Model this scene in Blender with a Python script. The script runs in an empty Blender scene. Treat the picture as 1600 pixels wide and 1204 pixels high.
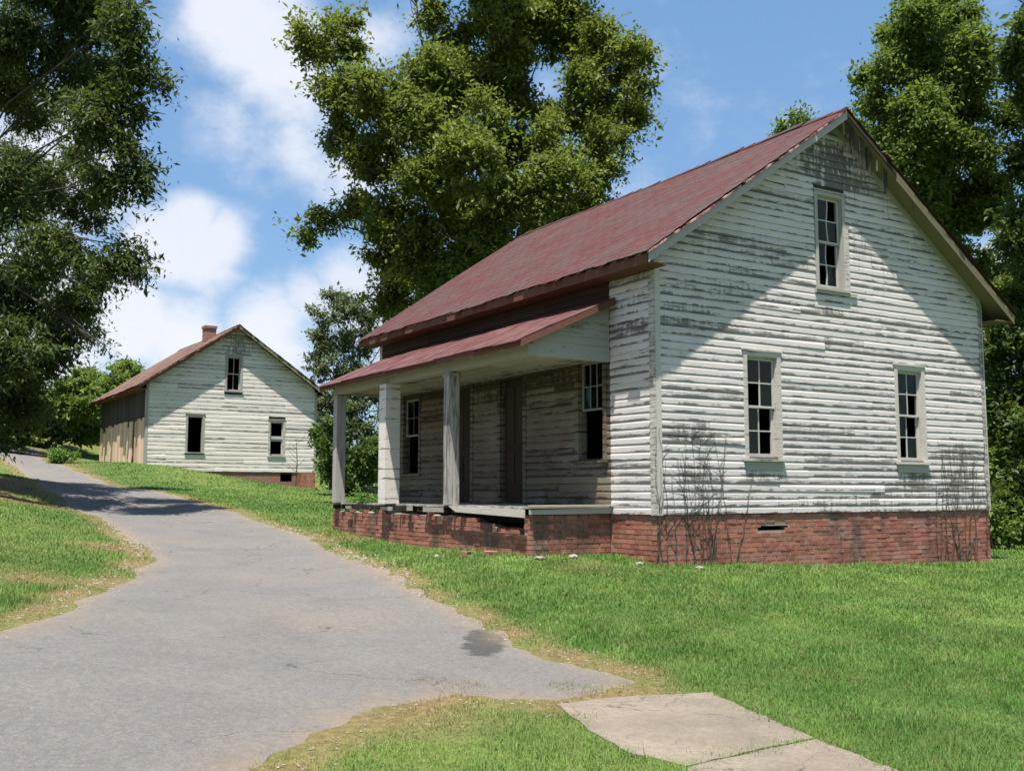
import bpy, bmesh, math, random
import numpy as np
from mathutils import Vector, Matrix
from mathutils.geometry import delaunay_2d_cdt

random.seed(7)
RNG = np.random.default_rng(11)
C = bpy.context.scene.collection
R = math.radians

# ------------------------------------------------------------------ camera, sky, sun, exposure
FOC, PITCH, CAMZ = 1604.5, 0.1030, 0.34
cam_d = bpy.data.cameras.new('camera')
cam_d.sensor_width = 36.0
cam_d.lens = FOC / 1600.0 * 36.0
cam_d.clip_start = 0.1
cam_d.clip_end = 2000
cam = bpy.data.objects.new('camera', cam_d)
C.objects.link(cam)
cam.location = (0, 0, CAMZ)
cam.rotation_euler = (math.pi / 2 + PITCH, 0, 0)
bpy.context.scene.camera = cam

def pix_dir(px, py):
    a = (px - 800) / FOC
    b = -(py - 602) / FOC
    c, s = math.cos(PITCH), math.sin(PITCH)
    return Vector((a, c - b * s, s + b * c))

def at(px, py, Y):
    d = pix_dir(px, py)
    return Vector((0, 0, CAMZ)) + d * (Y / d.y)

SUN_DIR = Vector((-0.074, -0.284, 1.0)).normalized()
sun_el = math.asin(SUN_DIR.z)
sun_az = math.atan2(SUN_DIR.x, SUN_DIR.y)

scn = bpy.context.scene
world = bpy.data.worlds.new('World')
scn.world = world
world.use_nodes = True
scn.view_settings.view_transform = 'Standard'
scn.view_settings.look = 'None'
scn.view_settings.exposure = 1.12
scn.view_settings.gamma = 1.0
scn.view_settings.use_curve_mapping = False
scn.cycles.filter_width = 1.6

def build_world():
    nt = world.node_tree
    nt.nodes.clear()
    N, L = nt.nodes.new, nt.links.new
    out = N('ShaderNodeOutputWorld')
    bg = N('ShaderNodeBackground')
    bg.inputs['Strength'].default_value = 0.06
    sky = N('ShaderNodeTexSky')
    sky.sky_type = 'NISHITA'
    sky.sun_disc = False
    sky.sun_elevation = sun_el
    sky.sun_rotation = sun_az
    sky.altitude = 100
    sky.air_density = 1.0
    sky.dust_density = 1.2
    sky.ozone_density = 1.5
    tc = N('ShaderNodeTexCoord')
    # noise that breaks the clouds' outlines
    mp = N('ShaderNodeMapping'); mp.inputs['Scale'].default_value = (1, 1, 1.5)
    L(tc.outputs['Generated'], mp.inputs[0])
    n1 = N('ShaderNodeTexNoise'); n1.inputs['Scale'].default_value = 9.0
    n1.inputs['Detail'].default_value = 9; n1.inputs['Roughness'].default_value = 0.62
    L(mp.outputs[0], n1.inputs['Vector'])
    n2 = N('ShaderNodeTexNoise'); n2.inputs['Scale'].default_value = 3.2
    n2.inputs['Detail'].default_value = 6; n2.inputs['Roughness'].default_value = 0.55
    L(mp.outputs[0], n2.inputs['Vector'])
    blobs = []
    for px, py, r, st in [(400, 40, 130, .9), (440, 120, 110, .8), (350, 200, 105, .55), (470, 210, 90, .5), (330, 20, 60, .8), (400, -40, 110, .8),
                          (300, 345, 62, 1.15), (260, 385, 75, 1.1), (345, 375, 66, 1.1), (320, 410, 90, .7),
                          (210, 500, 85, .9), (290, 520, 100, .75), (420, 520, 110, .85), (480, 470, 70, .7), (560, 460, 100, .9), (600, 430, 80, .9), (180, 460, 60, .7),
                          (560, 270, 90, .45), (100, 250, 130, .85), (60, 430, 110, .8), (80, 560, 110, .8), (580, 60, 60, .4), (850, 125, 40, .35), (1450, 240, 90, .5), (1540, 440, 80, .75), (700, 560, 160, .7)]:
        blobs.append((pix_dir(px, py).normalized(), r / 1604.0 * 1.25, st))
    rr = random.Random(3)
    for k in range(26):
        a = rr.uniform(0, 2 * math.pi); e = rr.uniform(.08, .8)
        d = Vector((math.sin(a) * math.cos(e), math.cos(a) * math.cos(e), math.sin(e)))
        if d.y > .55: continue
        blobs.append((d, rr.uniform(.08, .2), rr.uniform(.6, 1.1)))
    last = None
    for d, r, st in blobs:
        vd = N('ShaderNodeVectorMath'); vd.operation = 'DISTANCE'
        L(tc.outputs['Generated'], vd.inputs[0]); vd.inputs[1].default_value = d
        mr = N('ShaderNodeMapRange'); mr.interpolation_type = 'SMOOTHSTEP'
        L(vd.outputs['Value'], mr.inputs[0])
        mr.inputs[1].default_value = 0; mr.inputs[2].default_value = r
        mr.inputs[3].default_value = st; mr.inputs[4].default_value = 0
        if last is None:
            last = mr.outputs[0]
        else:
            mx = N('ShaderNodeMath'); mx.operation = 'MAXIMUM'
            L(last, mx.inputs[0]); L(mr.outputs[0], mx.inputs[1]); last = mx.outputs[0]
    # density = blob + (n1-.5)*k1 + (n2-.5)*k2
    a1 = N('ShaderNodeMath'); a1.operation = 'MULTIPLY_ADD'
    L(n1.outputs['Fac'], a1.inputs[0]); a1.inputs[1].default_value = 1.6; L(last, a1.inputs[2])
    a2 = N('ShaderNodeMath'); a2.operation = 'MULTIPLY_ADD'
    L(n2.outputs['Fac'], a2.inputs[0]); a2.inputs[1].default_value = .5; L(a1.outputs[0], a2.inputs[2])
    ramp = N('ShaderNodeMapRange'); ramp.interpolation_type = 'SMOOTHSTEP'
    L(a2.outputs[0], ramp.inputs[0])
    ramp.inputs[1].default_value = 1.02; ramp.inputs[2].default_value = 1.82
    ramp.inputs[3].default_value = 0.0; ramp.inputs[4].default_value = 0.93
    # soft grey variation in the cloud bodies
    cc = N('ShaderNodeMix'); cc.data_type = 'RGBA'
    L(n2.outputs['Fac'], cc.inputs[0])
    cc.inputs[6].default_value = (5.6, 6.1, 7.2, 1); cc.inputs[7].default_value = (8.2, 8.2, 8.4, 1)
    # thin veil: paler sky, as in humid summer air
    sc = N('ShaderNodeMix'); sc.data_type = 'RGBA'; sc.inputs[0].default_value = .30
    L(sky.outputs[0], sc.inputs[6]); sc.inputs[7].default_value = (2.2, 5.2, 9.6, 1)
    fin = N('ShaderNodeMix'); fin.data_type = 'RGBA'
    L(ramp.outputs[0], fin.inputs[0]); L(sc.outputs[2], fin.inputs[6]); L(cc.outputs[2], fin.inputs[7])
    L(fin.outputs[2], bg.inputs['Color']); L(bg.outputs[0], out.inputs[0])
build_world()

sd = bpy.data.lights.new('sun', 'SUN')
sd.energy = 5.0
sd.angle = R(0.55)
sd.color = (1.0, 0.955, 0.88)
sun = bpy.data.objects.new('sun', sd)
C.objects.link(sun)
sun.rotation_euler = (-SUN_DIR).to_track_quat('-Z', 'Y').to_euler()
sun.location = (-5, -20, 60)

# ------------------------------------------------------------------ helpers
def tag(o, label=None, cat=None, group=None, kind=None):
    if label: o['label'] = label
    if cat: o['category'] = cat
    if group: o['group'] = group
    if kind: o['kind'] = kind
    return o

def empty(name, loc, rz=0):
    o = bpy.data.objects.new(name, None)
    C.objects.link(o); o.location = loc; o.rotation_euler = (0, 0, rz)
    o.empty_display_size = .3
    return o

def link_mesh(name, me, mat, parent=None):
    if mat is not None and not me.materials: me.materials.append(mat)
    o = bpy.data.objects.new(name, me)
    C.objects.link(o)
    if parent is not None: o.parent = parent
    return o

class MB:
    def __init__(s): s.v = []; s.f = []
    def hexa(s, p):
        b = len(s.v); s.v += [tuple(q) for q in p]
        s.f += [(b, b+3, b+2, b+1), (b+4, b+5, b+6, b+7), (b, b+1, b+5, b+4), (b+1, b+2, b+6, b+5), (b+2, b+3, b+7, b+6), (b+3, b, b+4, b+7)]
    def box(s, x0, x1, y0, y1, z0, z1):
        s.hexa([(x0,y0,z0),(x1,y0,z0),(x1,y1,z0),(x0,y1,z0),(x0,y0,z1),(x1,y0,z1),(x1,y1,z1),(x0,y1,z1)])
    def tube(s, pts, rad, n=6, cap=True):
        b = len(s.v); pts = [Vector(p) for p in pts]
        for i, p in enumerate(pts):
            t = (pts[min(i+1, len(pts)-1)] - pts[max(i-1, 0)])
            if t.length < 1e-6: t = Vector((0, 0, 1))
            t.normalize()
            a = t.orthogonal().normalized() if abs(t.z) > .95 else t.cross(Vector((0, 0, 1))).normalized()
            c = t.cross(a)
            for k in range(n):
                an = 2 * math.pi * k / n
                s.v.append(tuple(p + (a * math.cos(an) + c * math.sin(an)) * rad[i]))
        for i in range(len(pts)-1):
            for k in range(n):
                q = b + i*n
                s.f.append((q+k, q+(k+1) % n, q+n+(k+1) % n, q+n+k))
        if cap:
            s.f.append(tuple(b+k for k in range(n-1, -1, -1)))
            s.f.append(tuple(b+(len(pts)-1)*n+k for k in range(n)))
    def mesh(s, name):
        me = bpy.data.meshes.new(name)
        me.from_pydata(s.v, [], s.f)
        bm = bmesh.new(); bm.from_mesh(me)
        bmesh.ops.recalc_face_normals(bm, faces=bm.faces)
        bm.to_mesh(me); bm.free()
        return me
    def build(s, name, mat, parent=None, smooth=False):
        me = s.mesh(name)
        if smooth: me.polygons.foreach_set('use_smooth', [True]*len(me.polygons))
        return link_mesh(name, me, mat, parent)

def mesh_np(name, V, F, mat, parent=None, col=None, smooth=False):
    me = bpy.data.meshes.new(name)
    V = np.asarray(V, np.float32); F = np.asarray(F, np.int32)
    k = F.shape[1]
    me.vertices.add(len(V)); me.vertices.foreach_set('co', V.ravel())
    me.loops.add(F.size); me.loops.foreach_set('vertex_index', F.ravel())
    me.polygons.add(len(F)); me.polygons.foreach_set('loop_start', np.arange(0, F.size, k, dtype=np.int32))
    me.polygons.foreach_set('use_smooth', np.full(len(F), bool(smooth)))
    me.update(calc_edges=True)
    if col is not None:
        at_ = me.attributes.new('tint', 'FLOAT_COLOR', 'POINT')
        c = np.ones((len(V), 4), np.float32); c[:, :3] = col
        at_.data.foreach_set('color', c.ravel())
    return link_mesh(name, me, mat, parent)

# ------------------------------------------------------------------ materials
class NT:
    def __init__(s, name):
        s.m = bpy.data.materials.new(name); s.m.use_nodes = True
        s.t = s.m.node_tree; s.t.nodes.clear()
        s.out = s.t.nodes.new('ShaderNodeOutputMaterial')
        s.p = s.t.nodes.new('ShaderNodeBsdfPrincipled')
        s.t.links.new(s.p.outputs[0], s.out.inputs[0])
        s.p.inputs['Roughness'].default_value = .85
        s.p.inputs['Specular IOR Level'].default_value = .25
    def n(s, k, **kw):
        nd = s.t.nodes.new(k)
        for a, b in kw.items(): setattr(nd, a, b)
        return nd
    def l(s, a, b): s.t.links.new(a, b)
    def coord(s, kind='Object', scale=(1, 1, 1)):
        tc = s.n('ShaderNodeTexCoord'); mp = s.n('ShaderNodeMapping')
        s.l(tc.outputs[kind], mp.inputs[0]); mp.inputs['Scale'].default_value = scale
        return mp.outputs[0]
    def pos(s, scale=(1, 1, 1)):
        g = s.n('ShaderNodeNewGeometry'); mp = s.n('ShaderNodeMapping')
        s.l(g.outputs['Position'], mp.inputs[0]); mp.inputs['Scale'].default_value = scale
        return mp.outputs[0]
    def noise(s, vec, scale, detail=5, rough=.6, dist=0):
        nd = s.n('ShaderNodeTexNoise'); s.l(vec, nd.inputs['Vector'])
        nd.inputs['Scale'].default_value = scale; nd.inputs['Detail'].default_value = detail
        nd.inputs['Roughness'].default_value = rough; nd.inputs['Distortion'].default_value = dist
        return nd.outputs['Fac']
    def rng(s, v, a, b, c=0., d=1.):
        nd = s.n('ShaderNodeMapRange'); nd.interpolation_type = 'SMOOTHSTEP'
        s.l(v, nd.inputs[0])
        for i, x in enumerate((a, b, c, d)): nd.inputs[i+1].default_value = x
        return nd.outputs[0]
    def math(s, op, a, b=None, c=None):
        nd = s.n('ShaderNodeMath'); nd.operation = op
        for i, x in enumerate((a, b, c)):
            if x is None: continue
            if isinstance(x, (int, float)): nd.inputs[i].default_value = x
            else: s.l(x, nd.inputs[i])
        return nd.outputs[0]
    def mix(s, f, a, b):
        nd = s.n('ShaderNodeMix'); nd.data_type = 'RGBA'
        for i, x in ((0, f), (6, a), (7, b)):
            if isinstance(x, (int, float)): nd.inputs[i].default_value = x
            elif isinstance(x, tuple): nd.inputs[i].default_value = (*x, 1) if len(x) == 3 else x
            else: s.l(x, nd.inputs[i])
        return nd.outputs[2]
    def mul(s, a, b):
        nd = s.n('ShaderNodeMix'); nd.data_type = 'RGBA'; nd.blend_type = 'MULTIPLY'; nd.inputs[0].default_value = 1
        s.l(a, nd.inputs[6]); s.l(b, nd.inputs[7]); return nd.outputs[2]
    def bump(s, h, dist=.01, strength=1):
        nd = s.n('ShaderNodeBump'); s.l(h, nd.inputs['Height'])
        nd.inputs['Distance'].default_value = dist; nd.inputs['Strength'].default_value = strength
        s.l(nd.outputs[0], s.p.inputs['Normal'])
    def base(s, c):
        if isinstance(c, tuple): s.p.inputs['Base Color'].default_value = (*c, 1)
        else: s.l(c, s.p.inputs['Base Color'])
    def rand(s): return s.n('ShaderNodeObjectInfo').outputs['Random']

M = {}
def paint_mat(name, paint, wood, bare, green=.3, stains=(), rnd=.35, tone=(.50, .465, .43), pitch=0, vert=False):
    """Old oil paint on boards: flaked to grey wood in streaks, mildew in soft patches, dark stains in listed spots."""
    t = NT(name)
    v = t.coord('Object'); r = t.rand()
    vs = t.coord('Object', (9., 9., .8) if vert else (1.0, 1.0, 9.0))
    n = t.noise(vs, 2.3, 8, .68)
    nf = t.noise(t.coord('Object', (30, 30, 2) if vert else (2, 2, 30)), 6, 4, .6)
    k = t.math('ADD', t.math('MULTIPLY_ADD', r, rnd, -rnd/2), n)
    k = t.math('MULTIPLY_ADD', nf, .25, k)
    # vertical run marks
    nv = t.noise(t.coord('Object', (9, 9, .55)), 1.6, 4, .6)
    k = t.math('MULTIPLY_ADD', nv, .22, k)
    st = None
    for (c, rad, amt) in stains:
        mp = t.n('ShaderNodeMapping'); mp.vector_type = 'TEXTURE'
        tc = t.n('ShaderNodeTexCoord'); t.l(tc.outputs['Object'], mp.inputs[0])
        mp.inputs['Location'].default_value = c; mp.inputs['Scale'].default_value = rad
        ln = t.n('ShaderNodeVectorMath'); ln.operation = 'LENGTH'; t.l(mp.outputs[0], ln.inputs[0])
        q = t.rng(ln.outputs['Value'], .1, 1.0, amt, 0.)
        st = q if st is None else t.math('MAXIMUM', st, q)
    if st is not None:
        br_ = t.rng(t.noise(t.coord('Object', (7, 7, 1.3)), 2.2, 6, .7), .36, .60, .15, 1.25)
        k = t.math('ADD', k, t.math('MULTIPLY', st, br_))
    if pitch:   # flaked band on each board's lower edge, painted to stand in for lap shadows
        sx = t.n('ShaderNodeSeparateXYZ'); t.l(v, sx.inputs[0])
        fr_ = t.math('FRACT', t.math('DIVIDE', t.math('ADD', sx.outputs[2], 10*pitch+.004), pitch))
        lap_shade = t.rng(fr_, .04, .42, .36, 0)
        k = t.math('ADD', k, t.math('MULTIPLY', lap_shade, t.rng(t.noise(t.coord('Object', (1.2, 1.2, 4)), 2.0, 6, .65), .36, .6, .15, 1)))
    off = -.05
    f = t.rng(k, 1.02 + off - bare, 1.22 + off - bare)
    mil = t.rng(t.noise(v, .8, 4, .6), .42, .66, 0, green)
    pc = t.mix(t.math('MULTIPLY', r, .55), paint, tone)
    pc = t.mix(mil, pc, (.33, .345, .28))
    wc = t.mix(nf, tuple(x*.55 for x in wood), tuple(min(1, x*1.35) for x in wood))
    t.base(t.mix(f, pc, wc))
    t.bump(t.math('MULTIPLY_ADD', f, -.6, nf), .004, .8)
    M[name] = t.m
    return t.m

GU, GAP = 4.05, 6.2
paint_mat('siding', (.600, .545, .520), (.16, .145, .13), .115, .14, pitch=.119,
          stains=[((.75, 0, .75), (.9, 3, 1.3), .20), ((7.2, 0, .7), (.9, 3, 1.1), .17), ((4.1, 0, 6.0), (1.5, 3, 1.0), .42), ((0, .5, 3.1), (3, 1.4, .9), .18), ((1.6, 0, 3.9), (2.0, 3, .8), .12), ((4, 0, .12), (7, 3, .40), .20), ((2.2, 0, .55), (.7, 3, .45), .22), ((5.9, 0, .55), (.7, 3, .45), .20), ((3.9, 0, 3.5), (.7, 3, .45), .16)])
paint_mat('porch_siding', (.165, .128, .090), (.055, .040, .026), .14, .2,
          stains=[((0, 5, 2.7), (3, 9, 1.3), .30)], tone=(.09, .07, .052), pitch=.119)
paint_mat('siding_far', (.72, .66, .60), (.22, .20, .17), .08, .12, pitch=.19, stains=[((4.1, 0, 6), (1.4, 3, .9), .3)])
paint_mat('trim', (.50, .46, .41), (.17, .15, .13), .20, .2)
paint_mat('trim_grey', (.31, .295, .27), (.22, .21, .19), .16, .3)
paint_mat('sash', (.46, .44, .40), (.33, .31, .27), .0, .2)
paint_mat('dim_sash', (.10, .095, .085), (.06, .05, .04), .05, .1)
paint_mat('beam_paint', (.31, .29, .24), (.12, .105, .08), .19, .45)
paint_mat('post_paint', (.31, .285, .27), (.13, .115, .10), .20, .1, vert=True)

def wood_mat(name, a, b, scale=(3, 3, 3)):
    t = NT(name); r = t.rand()
    n = t.noise(t.coord('Object', scale), 3, 7, .65)
    f = t.math('MULTIPLY_ADD', r, .7, t.math('MULTIPLY', n, .6))
    t.base(t.mix(f, a, b)); t.bump(n, .006, .7)
    M[name] = t.m
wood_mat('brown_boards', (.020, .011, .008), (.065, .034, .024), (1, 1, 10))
wood_mat('red_soffit', (.07, .025, .018), (.16, .07, .05))
wood_mat('moss_wood', (.07, .062, .035), (.19, .17, .10), (2, 2, 2))
wood_mat('dark_wood', (.018, .015, .013), (.06, .05, .04))
wood_mat('deck_wood', (.16, .15, .135), (.42, .385, .34), (1, 6, 6))
wood_mat('pale_board', (.36, .33, .28), (.50, .46, .40), (1, 1, 5))
wood_mat('orange_boards', (.42, .27, .18), (.74, .54, .40), (4, 4, .7))
wood_mat('door_wood', (.026, .016, .010), (.050, .032, .020), (5, 5, 1))
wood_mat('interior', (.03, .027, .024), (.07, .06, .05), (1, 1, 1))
wood_mat('dead_stem', (.035, .029, .023), (.085, .072, .058), (3, 3, 3))

def bark():
    t = NT('bark'); v = t.coord('Object', (6, 6, 1.2))
    n = t.noise(v, 4, 7, .7)
    t.base(t.mix(n, (.025, .020, .016), (.10, .085, .068))); t.bump(n, .05, 1); M['bark'] = t.m
bark()

def brick_mats():
    for nm, joined in (('brick_clay', False), ('brick_clay_joined', True)):
        t = NT(nm)
        if joined:
            a = t.n('ShaderNodeAttribute', attribute_name='tint'); r = t.n('ShaderNodeSeparateColor'); t.l(a.outputs['Color'], r.inputs[0]); r = r.outputs[0]
        else: r = t.rand()
        n = t.noise(t.pos(), 9, 5, .6); big = t.noise(t.pos(), 1.1, 3, .5)
        c = t.mix(r, (.21, .070, .050), (.40, .160, .112))
        c = t.mix(t.rng(big, .42, .66, 0, .45), c, (.34, .12, .062))
        c = t.mix(t.rng(n, .5, .72, 0, .55), c, (.33, .25, .20))
        c = t.mix(t.rng(t.noise(t.pos((1.4, 1.4, .35)), 1.5, 5, .6), .48, .66, 0, .75), c, (.085, .062, .050))
        c = t.mix(t.rng(t.noise(t.pos((1, 1, 1.5)), 2.3, 6, .7), .52, .68, 0, .5), c, (.34, .26, .21))
        t.base(c); t.bump(n, .004, .8); M[nm] = t.m
    t = NT('mortar'); n = t.noise(t.pos(), 7, 5, .6)
    t.base(t.mix(n, (.20, .15, .12), (.40, .34, .29))); t.bump(n, .006, 1); M['mortar'] = t.m
    t = NT('far_brick')
    br = t.n('ShaderNodeTexBrick'); mp = t.n('ShaderNodeMapping'); tc = t.n('ShaderNodeTexCoord')
    t.l(tc.outputs['Object'], mp.inputs[0]); mp.inputs['Rotation'].default_value = (R(90), 0, 0)
    t.l(mp.outputs[0], br.inputs['Vector'])
    br.inputs['Scale'].default_value = 1; br.inputs['Brick Width'].default_value = .21; br.inputs['Row Height'].default_value = .075
    br.inputs['Mortar Size'].default_value = .008
    br.inputs['Color1'].default_value = (.27, .085, .055, 1); br.inputs['Color2'].default_value = (.17, .06, .045, 1); br.inputs['Mortar'].default_value = (.32, .26, .22, 1)
    t.base(t.mix(t.rng(t.noise(t.coord(), 2, 4, .6), .4, .7, 0, .6), br.outputs['Color'], (.26, .19, .14)))
    M['far_brick'] = t.m
    t = NT('clay_earth'); n = t.noise(t.pos(), 5, 6, .6)
    t.base(t.mix(n, (.15, .075, .045), (.30, .17, .10))); t.bump(n, .02, 1); M['clay_earth'] = t.m
brick_mats()

def roof_mat(name, a, b, c, dirt):
    t = NT(name)
    r = t.n('ShaderNodeAttribute', attribute_name='tint'); sp = t.n('ShaderNodeSeparateColor'); t.l(r.outputs['Color'], sp.inputs[0])
    n = t.noise(t.coord('Object', (1.2, 1.2, 1.2)), 1.0, 7, .68)
    streak = t.noise(t.coord('Object', (.5, 3.5, .5)), 2.2, 6, .7)      # runs down the slope
    fine = t.noise(t.coord('Object'), 30, 4, .75)
    col = t.mix(t.math('MULTIPLY', sp.outputs[0], .6), a, b)
    col = t.mix(t.rng(n, .40, .62, 0, .95), col, c)
    col = t.mix(t.rng(streak, .50, .68, 0, .75), col, dirt)
    col = t.mix(t.rng(t.noise(t.coord('Object'), 3.1, 7, .75), .56, .68, 0, .6), col, tuple(x*1.5 for x in c))
    col = t.mix(t.rng(fine, .42, .70, 0, .45), col, tuple(x*.55 for x in a))
    t.base(col); t.bump(fine, .006, .8); t.p.inputs['Roughness'].default_value = .8
    M[name] = t.m
roof_mat('roof_red', (.080, .024, .023), (.094, .031, .030), (.074, .046, .043), (.048, .032, .029))
roof_mat('roof_rust', (.11, .052, .032), (.15, .08, .055), (.18, .12, .09), (.08, .04, .03))
t = NT('porch_tin'); n = t.noise(t.coord('Object'), 3, 7, .65)
n2 = t.noise(t.coord('Object', (.6, 4, .6)), 2.5, 6, .7)
t.base(t.mix(t.rng(n2, .5, .66, 0, .8), t.mix(t.rng(n, .4, .62), (.085, .026, .026), (.125, .062, .056)), (.070, .042, .036))); t.bump(n, .008, .6); t.p.inputs['Roughness'].default_value = .6; M['porch_tin'] = t.m
t = NT('drip_edge'); n = t.noise(t.coord('Object'), 5, 6, .6)
t.base(t.mix(t.rng(n, .4, .6), (.46, .30, .26), (.20, .06, .055))); M['drip_edge'] = t.m

def glass():
    t = NT('old_glass')
    t.t.nodes.remove(t.p)
    gl = t.n('ShaderNodeBsdfGlossy'); gl.inputs['Roughness'].default_value = .03; gl.inputs['Color'].default_value = (.42, .50, .45, 1)
    tr = t.n('ShaderNodeBsdfTransparent'); tr.inputs['Color'].default_value = (.74, .80, .77, 1)
    df = t.n('ShaderNodeBsdfDiffuse'); df.inputs['Color'].default_value = (.20, .20, .18, 1)
    fr = t.n('ShaderNodeFresnel'); fr.inputs['IOR'].default_value = 1.5
    m1 = t.n('ShaderNodeMixShader'); t.l(fr.outputs[0], m1.inputs[0]); t.l(tr.outputs[0], m1.inputs[1]); t.l(gl.outputs[0], m1.inputs[2])
    dirt = t.rng(t.noise(t.coord('Object'), 4, 5, .6), .35, .75, .0, .035)
    m2 = t.n('ShaderNodeMixShader'); t.l(dirt, m2.inputs[0]); t.l(m1.outputs[0], m2.inputs[1]); t.l(df.outputs[0], m2.inputs[2])
    b = t.n('ShaderNodeBump'); b.inputs['Distance'].default_value = .004; t.l(t.noise(t.coord('Object'), 2, 2, .5), b.inputs['Height']); t.l(b.outputs[0], gl.inputs['Normal'])
    t.l(m2.outputs[0], t.out.inputs[0]); M['glass'] = t.m
glass()

def leaf_mat(name, dark, light, trans=.38):
    t = NT(name)
    a = t.n('ShaderNodeAttribute', attribute_name='tint'); sp = t.n('ShaderNodeSeparateColor'); t.l(a.outputs['Color'], sp.inputs[0])
    c = t.mix(sp.outputs[0], dark, light)
    t.base(c); t.p.inputs['Roughness'].default_value = .55; t.p.inputs['Specular IOR Level'].default_value = .3
    tl = t.n('ShaderNodeBsdfTranslucent')
    tcol = t.mix(.5, c, (.20, .26, .03)); t.l(tcol, tl.inputs['Color'])
    mx = t.n('ShaderNodeMixShader'); mx.inputs[0].default_value = trans
    t.l(t.p.outputs[0], mx.inputs[1]); t.l(tl.outputs[0], mx.inputs[2]); t.l(mx.outputs[0], t.out.inputs[0])
    M[name] = t.m
leaf_mat('leaf_yellowgreen', (.040, .072, .011), (.225, .265, .050), .45)
leaf_mat('leaf_mid', (.048, .098, .018), (.190, .270, .055), .45)
leaf_mat('leaf_dark', (.020, .048, .010), (.105, .160, .034), .36)
leaf_mat('leaf_deep', (.012, .030, .008), (.070, .112, .024), .30)
leaf_mat('leaf_grey', (.045, .075, .035), (.13, .16, .085))
leaf_mat('leaf_bright', (.07, .15, .02), (.15, .27, .05))

def grass_mat():
    t = NT('grass_blades')
    a = t.n('ShaderNodeAttribute', attribute_name='tint')
    t.l(a.outputs['Color'], t.p.inputs['Base Color']); t.p.inputs['Roughness'].default_value = .6
    tl = t.n('ShaderNodeBsdfTranslucent'); t.l(a.outputs['Color'], tl.inputs['Color'])
    mx = t.n('ShaderNodeMixShader'); mx.inputs[0].default_value = .35
    t.l(t.p.outputs[0], mx.inputs[1]); t.l(tl.outputs[0], mx.inputs[2]); t.l(mx.outputs[0], t.out.inputs[0])
    M['grass_blades'] = t.m
    t = NT('lawn')
    a = t.n('ShaderNodeAttribute', attribute_name='tint')
    n = t.noise(t.pos(), 14, 6, .7); n2 = t.noise(t.pos(), 1.4, 5, .6)
    c = t.mix(t.rng(n, .3, .7), (.55, .62, .55), (1.25, 1.2, 1.15))
    c = t.mul(a.outputs['Color'], c)
    t.base(c); t.bump(n, .05, 1); M['lawn'] = t.m
grass_mat()

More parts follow.
